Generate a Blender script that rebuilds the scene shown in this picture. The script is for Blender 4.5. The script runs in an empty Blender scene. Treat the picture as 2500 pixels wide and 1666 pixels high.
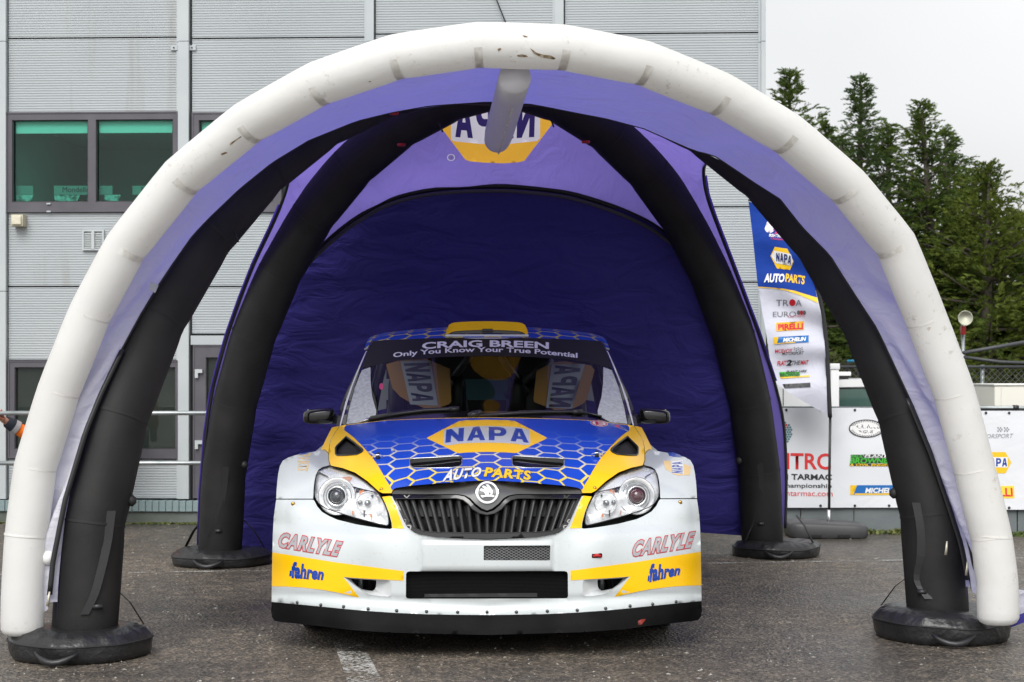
import bpy, bmesh, math, random
import numpy as np
from mathutils import Vector, Matrix, noise
from mathutils.geometry import delaunay_2d_cdt
from mathutils.bvhtree import BVHTree

sc = bpy.context.scene
COL = sc.collection
R = math.radians
rnd = random.Random(7)

# ------------------------------------------------------------------ camera
# measured camera: focal length in pixels of a 2500 px wide frame, horizon row, eye height
F, CX, HY, H = 3959.0, 1250.0, 913.75, 1.2
cam = bpy.data.cameras.new('camera')
cam.lens = F/2500*36
cam.sensor_width = 36
cam.shift_y = (HY-833)/2500
cam.clip_end = 2000
cam.dof.use_dof = True
cam.dof.focus_distance = 7.6
cam.dof.aperture_fstop = 7.1
co = bpy.data.objects.new('camera', cam)
COL.objects.link(co)
co.location = (0, 0, H)
co.rotation_euler = (R(90), 0, 0)
sc.camera = co

# ------------------------------------------------------------------ sky and light
SUN_EL, SUN_AZ = 46, 192
w = bpy.data.worlds.new('World')
sc.world = w
w.use_nodes = True
nt = w.node_tree
nt.nodes.clear()
out = nt.nodes.new('ShaderNodeOutputWorld')
sky = nt.nodes.new('ShaderNodeTexSky')
sky.sky_type = 'NISHITA'
sky.sun_disc = False
sky.sun_elevation = R(SUN_EL)
sky.sun_rotation = R(SUN_AZ)
sky.dust_density = 6
sky.air_density = 1.2
hs = nt.nodes.new('ShaderNodeHueSaturation')
hs.inputs['Saturation'].default_value = 0.12
b1 = nt.nodes.new('ShaderNodeBackground')
b1.inputs['Strength'].default_value = 0.05
b2 = nt.nodes.new('ShaderNodeBackground')          # the closed cloud layer
b2.inputs['Strength'].default_value = 0.53
tc = nt.nodes.new('ShaderNodeTexCoord')
ns = nt.nodes.new('ShaderNodeTexNoise')
ns.inputs['Scale'].default_value = 2.2
ns.inputs['Detail'].default_value = 4
rp = nt.nodes.new('ShaderNodeValToRGB')
rp.color_ramp.elements[0].position = 0.35
rp.color_ramp.elements[0].color = (0.80, 0.815, 0.83, 1)
rp.color_ramp.elements[1].position = 0.65
rp.color_ramp.elements[1].color = (1, 1, 1, 1)
ad = nt.nodes.new('ShaderNodeAddShader')
L = nt.links.new
L(sky.outputs[0], hs.inputs['Color']); L(hs.outputs[0], b1.inputs['Color'])
L(tc.outputs['Generated'], ns.inputs['Vector']); L(ns.outputs[0], rp.inputs[0]); L(rp.outputs[0], b2.inputs['Color'])
L(b1.outputs[0], ad.inputs[0]); L(b2.outputs[0], ad.inputs[1]); L(ad.outputs[0], out.inputs['Surface'])

sun = bpy.data.lights.new('sun', 'SUN')
sun.energy = 1.5
sun.angle = R(40)
sun.color = (1, 0.985, 0.96)
so = bpy.data.objects.new('sun', sun)
COL.objects.link(so)
so.rotation_euler = (R(90-SUN_EL), 0, R(180-SUN_AZ))
so.location = (0, -5, 12)

sc.view_settings.view_transform = 'Standard'
sc.view_settings.look = 'None'
sc.view_settings.gamma = 1
sc.view_settings.exposure = 0.53
sc.cycles.use_denoising = True
sc.cycles.max_bounces = 8
sc.cycles.transparent_max_bounces = 24

# ------------------------------------------------------------------ helpers: objects
WM = {}
def tag(o, label=None, cat=None, group=None, kind=None):
    if label: o['label'] = label
    if cat: o['category'] = cat
    if group: o['group'] = group
    if kind: o['kind'] = kind
    return o

def thing(name, label, cat, loc=(0, 0, 0), rz=0, group=None, ry=0):
    o = bpy.data.objects.new(name, None)
    COL.objects.link(o)
    o.empty_display_size = 0.1
    o.location = loc
    o.rotation_euler = (0, ry, rz)
    WM[o] = Matrix.Translation(loc) @ Matrix.Rotation(rz, 4, 'Z') @ Matrix.Rotation(ry, 4, 'Y')
    return tag(o, label, cat, group)

def add(name, vf, mat, parent=None, local=False, smooth=True, sharp=None):
    """link one mesh object; coordinates are world coordinates unless local"""
    vs, fs = vf
    if parent is not None and not local:
        inv = WM[parent].inverted()
        vs = [inv @ Vector(v) for v in vs]
    me = bpy.data.meshes.new(name)
    me.from_pydata([tuple(v) for v in vs], [], fs)
    me.validate()
    if len(vs) > len({i for q in fs for i in q}):
        bm_ = bmesh.new(); bm_.from_mesh(me)
        bmesh.ops.delete(bm_, geom=[v for v in bm_.verts if not v.link_faces], context='VERTS')
        bm_.to_mesh(me); bm_.free()
    if smooth:
        me.shade_smooth()
        if sharp is not None:
            me.set_sharp_from_angle(angle=R(sharp))
    if mat: me.materials.append(mat)
    o = bpy.data.objects.new(name, me)
    COL.objects.link(o)
    if parent is not None:
        o.parent = parent
        WM[o] = WM[parent]
    else:
        WM[o] = Matrix.Identity(4)
    return o

def instance(src, parent=None, loc=None):
    o = src.copy()
    COL.objects.link(o)
    if parent is not None: o.parent = parent
    if loc is not None: o.location = loc
    return o

def join(*vfs):
    V, Fc = [], []
    for v, f in vfs:
        n = len(V)
        V += list(v)
        Fc += [tuple(i+n for i in q) for q in f]
    return V, Fc

def box(x0, x1, y0, y1, z0, z1):
    v = [(x, y, z) for z in (z0, z1) for y in (y0, y1) for x in (x0, x1)]
    return v, [(0, 2, 3, 1), (4, 5, 7, 6), (0, 1, 5, 4), (2, 6, 7, 3), (0, 4, 6, 2), (1, 3, 7, 5)]

def rbox(x0, x1, y0, y1, z0, z1, b=0.01):
    """box with bevelled edges"""
    bm = bmesh.new()
    v, f = box(x0, x1, y0, y1, z0, z1)
    vv = [bm.verts.new(p) for p in v]
    for q in f: bm.faces.new([vv[i] for i in q])
    bmesh.ops.bevel(bm, geom=bm.edges[:], offset=b, segments=2, affect='EDGES', profile=0.6)
    bmesh.ops.recalc_face_normals(bm, faces=bm.faces[:])
    bm.verts.index_update()
    r = [p.co.copy() for p in bm.verts], [tuple(p.index for p in q.verts) for q in bm.faces]
    bm.free()
    return r

def tube(pts, rad, n=14, caps=True, flat=1.0):
    pts = [Vector(p) for p in pts]
    m = len(pts)
    if not hasattr(rad, '__len__'): rad = [rad]*m
    V, Fc = [], []
    t0 = (pts[1]-pts[0]).normalized()
    up = Vector((0, 0, 1)) if abs(t0.z) < 0.9 else Vector((0, -1, 0))
    nrm = (up-t0*up.dot(t0)).normalized()
    for i, p in enumerate(pts):
        a = pts[max(i-1, 0)]; b = pts[min(i+1, m-1)]
        t = (b-a)
        t = t.normalized() if t.length > 1e-9 else t0
        nrm = (nrm-t*nrm.dot(t)).normalized()
        bi = t.cross(nrm)
        for k in range(n):
            q = 2*math.pi*k/n
            V.append(p+(nrm*math.cos(q)*flat+bi*math.sin(q))*rad[i])
    for i in range(m-1):
        for k in range(n):
            Fc.append((i*n+k, i*n+(k+1) % n, (i+1)*n+(k+1) % n, (i+1)*n+k))
    if caps:
        Fc.append(tuple(range(n))[::-1])
        Fc.append(tuple((m-1)*n+k for k in range(n)))
    return V, Fc

def lathe(prof, n=24, c=(0, 0, 0), axis='Z'):
    """revolve (radius, height) pairs"""
    V, Fc = [], []
    for r, h in prof:
        for k in range(n):
            q = 2*math.pi*k/n
            p = (r*math.cos(q), r*math.sin(q), h)
            if axis == 'Y': p = (p[0], p[2], p[1])
            if axis == 'X': p = (p[2], p[0], p[1])
            V.append((p[0]+c[0], p[1]+c[1], p[2]+c[2]))
    for i in range(len(prof)-1):
        for k in range(n):
            Fc.append((i*n+k, i*n+(k+1) % n, (i+1)*n+(k+1) % n, (i+1)*n+k))
    Fc.append(tuple(range(n))[::-1]); Fc.append(tuple((len(prof)-1)*n+k for k in range(n)))
    return V, Fc

def grid(fn, nu, nv):
    V = [fn(i/nu, j/nv) for i in range(nu+1) for j in range(nv+1)]
    Fc = [(i*(nv+1)+j, (i+1)*(nv+1)+j, (i+1)*(nv+1)+j+1, i*(nv+1)+j+1) for i in range(nu) for j in range(nv)]
    return V, Fc

def ribbon(pts, width, side, thick=0.003):
    """flat strap along pts; side = vector(s) across"""
    V, Fc = [], []
    pts = [Vector(p) for p in pts]
    for i, p in enumerate(pts):
        s = Vector(side[i] if isinstance(side, list) else side).normalized()
        t = (pts[min(i+1, len(pts)-1)]-pts[max(i-1, 0)]).normalized()
        n = t.cross(s).normalized()
        for a, b in ((-1, -1), (1, -1), (1, 1), (-1, 1)):
            V.append(p+s*a*width/2+n*b*thick/2)
    for i in range(len(pts)-1):
        for k in range(4):
            Fc.append((i*4+k, i*4+(k+1) % 4, (i+1)*4+(k+1) % 4, (i+1)*4+k))
    Fc.append((3, 2, 1, 0)); m = (len(pts)-1)*4; Fc.append((m, m+1, m+2, m+3))
    return V, Fc

def spline(pts, n=8, closed=False):
    """Catmull-Rom through pts (any dimension)"""
    P = [np.array(p, float) for p in pts]
    m = len(P)
    o = []
    for i in range(m if closed else m-1):
        if closed: a, b, c, d = P[i-1], P[i], P[(i+1) % m], P[(i+2) % m]
        else: a, b, c, d = P[max(i-1, 0)], P[i], P[i+1], P[min(i+2, m-1)]
        for k in range(n):
            t = k/n
            o.append(0.5*((2*b)+(-a+c)*t+(2*a-5*b+4*c-d)*t*t+(-a+3*b-3*c+d)*t**3))
    if not closed: o.append(P[-1])
    return [tuple(float(q) for q in p) for p in o]

def Wp(u, v, D):
    """the point at distance D seen at pixel (u, v)"""
    return Vector(((u-CX)/F*D, D, H-(v-HY)/F*D))

# thin plate spline
def tps(P, val, lam=0.0):
    P = np.array(P, float); val = np.array(val, float)
    n = len(P)
    s = 100.0
    X = P/s
    d = np.linalg.norm(X[:, None]-X[None], axis=2)
    K = np.where(d > 0, d*d*np.log(np.maximum(d, 1e-12)), 0)+lam*np.eye(n)
    A = np.zeros((n+3, n+3))
    A[:n, :n] = K; A[:n, n] = 1; A[:n, n+1:] = X; A[n, :n] = 1; A[n+1:, :n] = X.T
    c = np.linalg.solve(A, np.concatenate([val, [0, 0, 0]]))
    def f(a, b):
        q = np.array((a, b))/s
        r = np.linalg.norm(X-q, axis=1)
        return float((c[:n]*np.where(r > 0, r*r*np.log(np.maximum(r, 1e-12)), 0)).sum()+c[n]+c[n+1]*q[0]+c[n+2]*q[1])
    return f

def inside(poly, p):
    x, y = p
    r = False
    j = len(poly)-1
    for i in range(len(poly)):
        xi, yi = poly[i]; xj, yj = poly[j]
        if (yi > y) != (yj > y) and x < (xj-xi)*(y-yi)/(yj-yi)+xi: r = not r
        j = i
    return r

def densify(loop, step):
    o = []
    m = len(loop)
    for i in range(m):
        a = loop[i]; b = loop[(i+1) % m]
        d = math.hypot(b[0]-a[0], b[1]-a[1])
        k = max(1, int(math.ceil(d/step)))
        for q in range(k):
            o.append((a[0]+(b[0]-a[0])*q/k, a[1]+(b[1]-a[1])*q/k))
    return o

def patch2d(outer, holes=(), step=12, extra=()):
    """triangulate a 2D polygon with holes and inner points; returns points, triangles, loops"""
    loops = [densify(outer, step)]+[densify(h, step) for h in holes]
    ex = [densify(h, step) for h in extra]
    pts, edges = [], []
    idx = []
    for lp in loops+ex:
        s = len(pts)
        pts += lp
        idx.append(list(range(s, s+len(lp))))
        edges += [(s+i, s+(i+1) % len(lp)) for i in range(len(lp))]
    B = np.array(pts)
    xs = [p[0] for p in loops[0]]; ys = [p[1] for p in loops[0]]
    j = 0
    y = min(ys)+step*0.5
    while y < max(ys):
        x = min(xs)+(step*0.5 if j % 2 else 0)
        while x < max(xs):
            if inside(loops[0], (x, y)) and not any(inside(h, (x, y)) for h in loops[1:]):
                if np.min(np.hypot(B[:, 0]-x, B[:, 1]-y)) > step*0.45:
                    pts.append((x, y))
            x += step
        y += step*0.87
        j += 1
    vo, eo, fo, ov, oe, of = delaunay_2d_cdt([Vector(p) for p in pts], edges, [], 0, 1e-5)
    tris = []
    for f in fo:
        c = (sum(vo[i][0] for i in f)/3, sum(vo[i][1] for i in f)/3)
        if inside(loops[0], c) and not any(inside(h, c) for h in loops[1:]):
            a, b, d = (vo[i] for i in f)
            if (b[0]-a[0])*(d[1]-a[1])-(b[1]-a[1])*(d[0]-a[0]) > 0: f = [f[0], f[2], f[1]]
            tris.append(tuple(f))
    # output index of each input vertex
    back = {}
    for i, l in enumerate(ov):
        for q in l: back[q] = i
    idx = [[back[i] for i in l if i in back] for l in idx[:len(loops)]]
    return [(float(p[0]), float(p[1])) for p in vo], tris, idx

def patch(outer, mapper, holes=(), step=12, rim=0.0, off=0.0, extra=()):
    """a curved sheet: polygon drawn in pixel coordinates, laid on a surface, with a turned-in edge"""
    p, t, loops = patch2d(outer, holes, step, extra)
    V = [mapper(x, y, off) for x, y in p]
    Fc = list(t)
    if rim:
        for lp in loops:
            s = len(V)
            V += [V[i] for i in lp]
            s2 = len(V)
            V += [mapper(p[i][0], p[i][1], off-rim) for i in lp]
            m = len(lp)
            Fc += [(s+i, s+(i+1) % m, s2+(i+1) % m, s2+i) for i in range(m)]
    return V, Fc

_txt = {}
def text2d(s, bold=0.0, shear=0.0, space=1.0):
    """letters of the built-in font as triangles in a unit box (x right, y down)"""
    k = (s, bold, shear, space)
    if k not in _txt:
        cu = bpy.data.curves.new('t', 'FONT')
        cu.body = s
        cu.offset = bold
        cu.shear = shear
        cu.space_character = space
        cu.resolution_u = 3
        o = bpy.data.objects.new('t', cu)
        COL.objects.link(o)
        dg = bpy.context.evaluated_depsgraph_get()
        me = bpy.data.meshes.new_from_object(o.evaluated_get(dg))
        bm = bmesh.new(); bm.from_mesh(me)
        bmesh.ops.triangulate(bm, faces=bm.faces[:])
        V = np.array([v.co[:2] for v in bm.verts])
        mn, mx = V.min(0), V.max(0)
        if bold:                       # keep the plain letters' box so layers of different weight stay in register
            mn, mx = mn+bold, mx-bold
        Fc = [tuple(v.index for v in f.verts) for f in bm.faces]
        bm.free()
        bpy.data.objects.remove(o); bpy.data.curves.remove(cu); bpy.data.meshes.remove(me)
        V = (V-mn)/(mx-mn)
        V[:, 1] = 1-V[:, 1]
        _txt[k] = (V, Fc)
    return _txt[k]

def lettering(s, quad, mapper, off=0.002, bold=0.0, shear=0.0, bow=0.0, space=1.0, mirror=False):
    """text laid into a pixel quad (top-left, top-right, bottom-right, bottom-left) on a surface"""
    V, Fc = text2d(s, bold, shear, space)
    a, b, c, d = [np.array(q, float) for q in quad]
    o = []
    for x, y in V:
        if mirror: x = 1-x
        p = (a*(1-x)+b*x)*(1-y)+(d*(1-x)+c*x)*y
        p = p+np.array((0, bow*(4*x*(1-x)-0.0)))
        o.append(mapper(p[0], p[1], off))
    return o, [f[::-1] for f in Fc]

def words_of(vf2d, gap):
    """split a line of letters at its word spaces"""
    V, Fc = vf2d
    tri = sorted(Fc, key=lambda f: min(V[i][0] for i in f))
    groups, hi = [[]], None
    for f in tri:
        lo = min(V[i][0] for i in f)
        if hi is not None and lo > hi+gap: groups.append([])
        groups[-1].append(f)
        hi = max(hi or -1e9, max(V[i][0] for i in f))
    return groups

def rect(x0, y0, x1, y1): return [(x0, y0), (x1, y0), (x1, y1), (x0, y1)]

# ------------------------------------------------------------------ helpers: materials
class E:
    def __init__(s, nt, k): s.nt, s.k = nt, k
    def op(s, o, *a):
        n = s.nt.nodes.new('ShaderNodeMath'); n.operation = o
        for i, q in enumerate((s,)+a):
            if isinstance(q, E): s.nt.links.new(q.k, n.inputs[i])
            else: n.inputs[i].default_value = q
        return E(s.nt, n.outputs[0])
    def __add__(s, o): return s.op('ADD', o)
    def __sub__(s, o): return s.op('SUBTRACT', o)
    def __mul__(s, o): return s.op('MULTIPLY', o)
    def __truediv__(s, o): return s.op('DIVIDE', o)
    def mod(s, o): return s.op('FLOORED_MODULO', o)
    def abs(s): return s.op('ABSOLUTE')
    def max(s, o): return s.op('MAXIMUM', o)
    def lt(s, o): return s.op('LESS_THAN', o)
    def step(s, lo, hi):
        n = s.nt.nodes.new('ShaderNodeMapRange'); n.interpolation_type = 'SMOOTHSTEP'
        s.nt.links.new(s.k, n.inputs[0]); n.inputs[1].default_value = lo; n.inputs[2].default_value = hi
        return E(s.nt, n.outputs[0])

def base(name):
    m = bpy.data.materials.new(name)
    m.use_nodes = True
    return m, m.node_tree, m.node_tree.nodes['Principled BSDF']

def c4(c): return (c[0], c[1], c[2], 1)
def S(r, g, b):
    f = lambda v: (v/255/12.92) if v/255 <= 0.04045 else ((v/255+0.055)/1.055)**2.4
    return (f(r), f(g), f(b))

def tex(nt, kind, scale, detail=4, rough=0.55, stretch=None, coord='Object', w=None):
    tc = nt.nodes.new('ShaderNodeTexCoord')
    k = tc.outputs[coord]
    if stretch:
        mp = nt.nodes.new('ShaderNodeMapping'); mp.inputs['Scale'].default_value = stretch
        nt.links.new(k, mp.inputs[0]); k = mp.outputs[0]
    n = nt.nodes.new('ShaderNodeTex'+kind)
    nt.links.new(k, n.inputs['Vector'])
    n.inputs['Scale'].default_value = scale
    if kind == 'Noise':
        n.inputs['Detail'].default_value = detail; n.inputs['Roughness'].default_value = rough
    return n

def ramp(nt, fac, a, b, lo=0.4, hi=0.6):
    r = nt.nodes.new('ShaderNodeValToRGB')
    e = r.color_ramp.elements
    e[0].position = lo; e[0].color = c4(a); e[1].position = hi; e[1].color = c4(b)
    nt.links.new(fac, r.inputs[0])
    return r.outputs[0]

def mixc(nt, fac, a, b, mode='MIX'):
    n = nt.nodes.new('ShaderNodeMix'); n.data_type = 'RGBA'; n.blend_type = mode
    for i, q in ((0, fac), (6, a), (7, b)):
        if isinstance(q, (tuple, list)): n.inputs[i].default_value = c4(q)
        elif isinstance(q, (int, float)): n.inputs[i].default_value = q
        else: nt.links.new(q.k if isinstance(q, E) else q, n.inputs[i])
    return n.outputs[2]

def bump(nt, bs, h, strength=0.2, dist=0.01):
    b = nt.nodes.new('ShaderNodeBump')
    b.inputs['Strength'].default_value = strength; b.inputs['Distance'].default_value = dist
    nt.links.new(h, b.inputs['Height']); nt.links.new(b.outputs[0], bs.inputs['Normal'])
    return b

def M(name, col, rough=0.5, metal=0.0, coat=0.0, col2=None, ns=6, lo=0.35, hi=0.7, bs=None, bstr=0.2, bdist=0.01, spec=None, stretch=None):
    m, nt, p = base(name)
    p.inputs['Base Color'].default_value = c4(col)
    p.inputs['Roughness'].default_value = rough
    p.inputs['Metallic'].default_value = metal
    p.inputs['Coat Weight'].default_value = coat
    p.inputs['Coat Roughness'].default_value = 0.04
    if spec is not None: p.inputs['Specular IOR Level'].default_value = spec
    if col2:
        n = tex(nt, 'Noise', ns, 5, stretch=stretch)
        nt.links.new(ramp(nt, n.outputs[0], col, col2, lo, hi), p.inputs['Base Color'])
    if bs:
        n = tex(nt, 'Noise', bs, 4, stretch=stretch)
        bump(nt, p, n.outputs[0], bstr, bdist)
    return m

def cloth(name, col, trans, transcol, wr=0.35, scale=5, rough=0.75, stretch=None, col2=None):
    """thin woven sheet that lets some light through"""
    m, nt, p = base(name)
    o = nt.nodes['Material Output']
    p.inputs['Base Color'].default_value = c4(col); p.inputs['Roughness'].default_value = rough
    p.inputs['Specular IOR Level'].default_value = 0.25
    if col2:
        n2 = tex(nt, 'Noise', 1.3, 4)
        nt.links.new(ramp(nt, n2.outputs[0], col, col2, 0.35, 0.7), p.inputs['Base Color'])
    n = tex(nt, 'Noise', scale, 5, 0.5, stretch=stretch)
    n.inputs['Distortion'].default_value = 1.2
    b = bump(nt, p, n.outputs[0], wr, 0.05)
    t = nt.nodes.new('ShaderNodeBsdfTranslucent'); t.inputs[0].default_value = c4(transcol)
    nt.links.new(b.outputs[0], t.inputs['Normal'])
    mx = nt.nodes.new('ShaderNodeMixShader'); mx.inputs[0].default_value = trans
    nt.links.new(p.outputs[0], mx.inputs[1]); nt.links.new(t.outputs[0], mx.inputs[2]); nt.links.new(mx.outputs[0], o.inputs[0])
    return m

def glass(name, tint, refl=1.0, rough=0.0, veil=0.0, veilcol=(0.6, 0.65, 0.65), ior=1.5):
    """thin pane: tinted see-through with mirror reflection by angle, optional misting"""
    m, nt, p = base(name)
    o = nt.nodes['Material Output']
    nt.nodes.remove(p)
    t = nt.nodes.new('ShaderNodeBsdfTransparent'); t.inputs[0].default_value = c4(tint)
    g = nt.nodes.new('ShaderNodeBsdfGlossy'); g.inputs['Roughness'].default_value = rough
    g.inputs[0].default_value = (refl, refl, refl, 1)
    f = nt.nodes.new('ShaderNodeFresnel'); f.inputs[0].default_value = ior
    mx = nt.nodes.new('ShaderNodeMixShader')
    nt.links.new(f.outputs[0], mx.inputs[0]); nt.links.new(t.outputs[0], mx.inputs[1]); nt.links.new(g.outputs[0], mx.inputs[2])
    last = mx
    if veil:
        d = nt.nodes.new('ShaderNodeBsdfDiffuse'); d.inputs[0].default_value = c4(veilcol)
        n = tex(nt, 'Noise', 60, 3)
        r = ramp(nt, n.outputs[0], (veil*0.8,)*3, (min(1, veil*1.2),)*3, 0.3, 0.7)
        m2 = nt.nodes.new('ShaderNodeMixShader')
        nt.links.new(r, m2.inputs[0]); nt.links.new(mx.outputs[0], m2.inputs[1]); nt.links.new(d.outputs[0], m2.inputs[2])
        last = m2
    nt.links.new(last.outputs[0], o.inputs[0])
    return m

# inks and paints
BLUE = S(12, 62, 178); YEL = S(255, 193, 0); WHITE = (0.80, 0.82, 0.83)
paint_white = M('white paint', (0.56, 0.60, 0.61), 0.22, coat=0.6, col2=(0.48, 0.505, 0.50), ns=70, lo=0.60, hi=0.80)
paint_yellow = M('yellow paint', (0.97, 0.55, 0.0), 0.32, coat=0.18, bs=220, bstr=0.03, bdist=0.002)
paint_blue = M('blue paint', (0.004, 0.045, 0.42), 0.25, coat=0.6, bs=220, bstr=0.03, bdist=0.002)
ink_white = M('white vinyl', (0.8, 0.8, 0.8), 0.3, coat=0.4)
ink_blue = M('blue vinyl', (0.006, 0.05, 0.33), 0.3, coat=0.4)
ink_navy = M('navy vinyl', (0.012, 0.03, 0.17), 0.35, coat=0.3)
ink_red = M('red vinyl', (0.55, 0.015, 0.03), 0.35, coat=0.2)
ink_grey = M('grey vinyl', (0.36, 0.37, 0.39), 0.35, coat=0.2)
ink_dark = M('dark print', (0.02, 0.022, 0.025), 0.5)
ink_green = M('green print', (0.05, 0.42, 0.03), 0.5)
ink_yellow = M('yellow print', (0.85, 0.52, 0.01), 0.5)
ink_teal = M('teal print', (0.10, 0.24, 0.27), 0.5)
ink_cyan = M('mid blue print', (0.005, 0.13, 0.42), 0.5)
ink_pink = M('pink print', (0.6, 0.05, 0.16), 0.5)
gloss_black = M('gloss black', (0.006, 0.006, 0.007), 0.12, coat=0.5)
satin_black = M('satin black', (0.018, 0.018, 0.02), 0.4, bs=90, bstr=0.1, bdist=0.002)
grille_grey = M('grille plastic', (0.085, 0.087, 0.09), 0.32, coat=0.2)
matt_black = M('matt black', (0.006, 0.006, 0.006), 0.8)
rubber = M('rubber', (0.014, 0.014, 0.014), 0.65, bs=40, bstr=0.15)
chrome = M('chrome', (0.82, 0.83, 0.84), 0.12, metal=1.0)
steel = M('galvanised steel', (0.42, 0.45, 0.46), 0.42, metal=0.7, col2=(0.3, 0.33, 0.33), ns=14)
alu = M('aluminium', (0.6, 0.61, 0.62), 0.3, metal=1.0)
brass = M('brass fastener', (0.55, 0.36, 0.1), 0.3, metal=1.0)

# ================================================================== ground
def asphalt_material():
    m, nt, p = base('wet asphalt')
    big = tex(nt, 'Noise', 0.55, 5, 0.6)
    mid = tex(nt, 'Noise', 9, 5, 0.65)
    grit = tex(nt, 'Noise', 70, 4, 0.75)
    vor = tex(nt, 'Voronoi', 62)
    c0 = ramp(nt, big.outputs[0], (0.080, 0.075, 0.070), (0.165, 0.149, 0.131), 0.36, 0.66)
    c1 = ramp(nt, mid.outputs[0], (0.5, 0.5, 0.51), (1.35, 1.28, 1.18), 0.3, 0.72)
    c2 = ramp(nt, grit.outputs[0], (0.25, 0.25, 0.25), (1.9, 1.85, 1.76), 0.36, 0.66)
    c3 = ramp(nt, vor.outputs['Color'], (0.65, 0.65, 0.65), (1.7, 1.66, 1.6), 0.35, 0.95)
    c = mixc(nt, 1.0, c0, c1, 'MULTIPLY')
    c = mixc(nt, 1.0, c, c2, 'MULTIPLY')
    c = mixc(nt, 1.0, c, c3, 'MULTIPLY')
    nt.links.new(c, p.inputs['Base Color'])
    r = ramp(nt, big.outputs[0], (0.30,)*3, (0.62,)*3, 0.38, 0.62)
    nt.links.new(r, p.inputs['Roughness'])
    e = E(nt, grit.outputs[0])*0.6+E(nt, vor.outputs['Distance'])*0.9
    bump(nt, p, e.k, 0.85, 0.012)
    return m
m_asphalt = asphalt_material()
tag(add('ground', ([(-300, -80, 0), (300, -80, 0), (300, 500, 0), (-300, 500, 0)], [(0, 1, 2, 3)]), m_asphalt), kind='structure')

def worn_paint():
    m, nt, p = base('worn line paint')
    o = nt.nodes['Material Output']
    p.inputs['Base Color'].default_value = (0.55, 0.55, 0.52, 1); p.inputs['Roughness'].default_value = 0.7
    n = tex(nt, 'Noise', 55, 4, 0.75); n2 = tex(nt, 'Noise', 4, 3)
    e = (E(nt, n.outputs[0])*0.75+E(nt, n2.outputs[0])*0.4).step(0.535, 0.655)
    t = nt.nodes.new('ShaderNodeBsdfTransparent'); mx = nt.nodes.new('ShaderNodeMixShader')
    nt.links.new((e*0.78).k, mx.inputs[0]); nt.links.new(t.outputs[0], mx.inputs[1]); nt.links.new(p.outputs[0], mx.inputs[2]); nt.links.new(mx.outputs[0], o.inputs[0])
    return m
m_line = worn_paint()
def gp(u, v, z=0.004):
    D = (H-z)*F/(v-HY)
    return Wp(u, v, D)
def ground_strip(name, px):
    return tag(add(name, ([gp(*q) for q in px], [(0, 1, 2, 3)]), m_line), kind='structure')
ground_strip('bay_line', [(815, 1572), (885, 1572), (965, 1720), (870, 1720)])
a, b = gp(-60, 1406), gp(2560, 1350)
def strip_between(p, q, wd):
    n = (q-p).cross(Vector((0, 0, 1))).normalized()*wd/2
    return [p-n, q-n, q+n, p+n]
tag(add('bay_line', (strip_between(gp(-60, 1404), gp(2560, 1362), 0.05), [(0, 1, 2, 3)]), m_line), kind='structure')

# loose pale chips and twigs lying on the tarmac
def chips():
    V, Fc = [], []
    for i in range(1500):
        D = 5.6+rnd.random()**1.6*8
        x = (rnd.random()*2-1)*0.34*D
        s = rnd.uniform(0.0025, 0.007)
        l = s*rnd.choice([1, 1, 1.3, 2.5])
        a = rnd.random()*6.28
        ca, sa = math.cos(a), math.sin(a)
        q = [(l, 0, 0), (0, s, 0), (-l, 0, 0), (0, -s, 0), (0, 0, s*0.9)]
        n = len(V)
        V += [(x+p[0]*ca-p[1]*sa, D+p[0]*sa+p[1]*ca, 0.001+p[2]) for p in q]
        Fc += [(n, n+1, n+4), (n+1, n+2, n+4), (n+2, n+3, n+4), (n+3, n, n+4)]
    return V, Fc
tag(add('stone_chips', chips(), M('stone chips', (0.10, 0.095, 0.085), 0.8, col2=(0.42, 0.4, 0.36), ns=3), smooth=False),
    'small pale stone chips scattered over the tarmac', 'stone chips', kind='stuff')

# ================================================================== building
PA, PB = Wp(0, 1278, 13.2), Wp(1869, 1278, 12.95)
PA.z = PB.z = 0
BD = (PB-PA); BL = BD.length; BANG = math.atan2(BD.y, BD.x)
bld = thing('industrial_building', 'pale grey metal clad building with dark framed windows behind the tent', 'building', PA, BANG)
BI = WM[bld].inverted()
def FA(u, v):
    """pixel -> (along the facade, height)"""
    d = Wp(u, v, 1)-Vector((0, 0, H))
    n = Vector((-math.sin(BANG), math.cos(BANG), 0))
    t = (PA-Vector((0, 0, H))).dot(n)/d.dot(n)
    q = BI @ (Vector((0, 0, H))+d*t)
    return q.x, q.z
m_clad = M('grey cladding', (0.395, 0.43, 0.445), 0.42, metal=0.0, col2=(0.445, 0.475, 0.49), ns=0.8, coat=0.1)
m_trim = M('pale steel trim', (0.42, 0.46, 0.475), 0.4, col2=(0.47, 0.50, 0.51), ns=3)
m_frame = M('dark window frame', (0.075, 0.07, 0.085), 0.4, col2=(0.10, 0.095, 0.11), ns=5)
m_joint = M('dark joint', (0.03, 0.032, 0.033), 0.7)
m_pane = glass('green tinted glass', (0.40, 0.90, 0.78), 0.9, ior=1.42)
m_pane2 = glass('dusty green glass', (0.30, 0.46, 0.42), 0.9, veil=0.09, veilcol=(0.25, 0.3, 0.27))
m_blind = M('pale roller blind', (0.78, 0.85, 0.8), 0.8)
m_room = M('office wall', (0.62, 0.64, 0.62), 0.9)
m_brick = M('painted grey green brick', (0.20, 0.27, 0.28), 0.7, col2=(0.25, 0.315, 0.32), ns=7, bs=60, bstr=0.2)
m_plinth = M('damp concrete', (0.16, 0.175, 0.17), 0.85, col2=(0.08, 0.095, 0.07), ns=3, bs=40, bstr=0.3)

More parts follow.
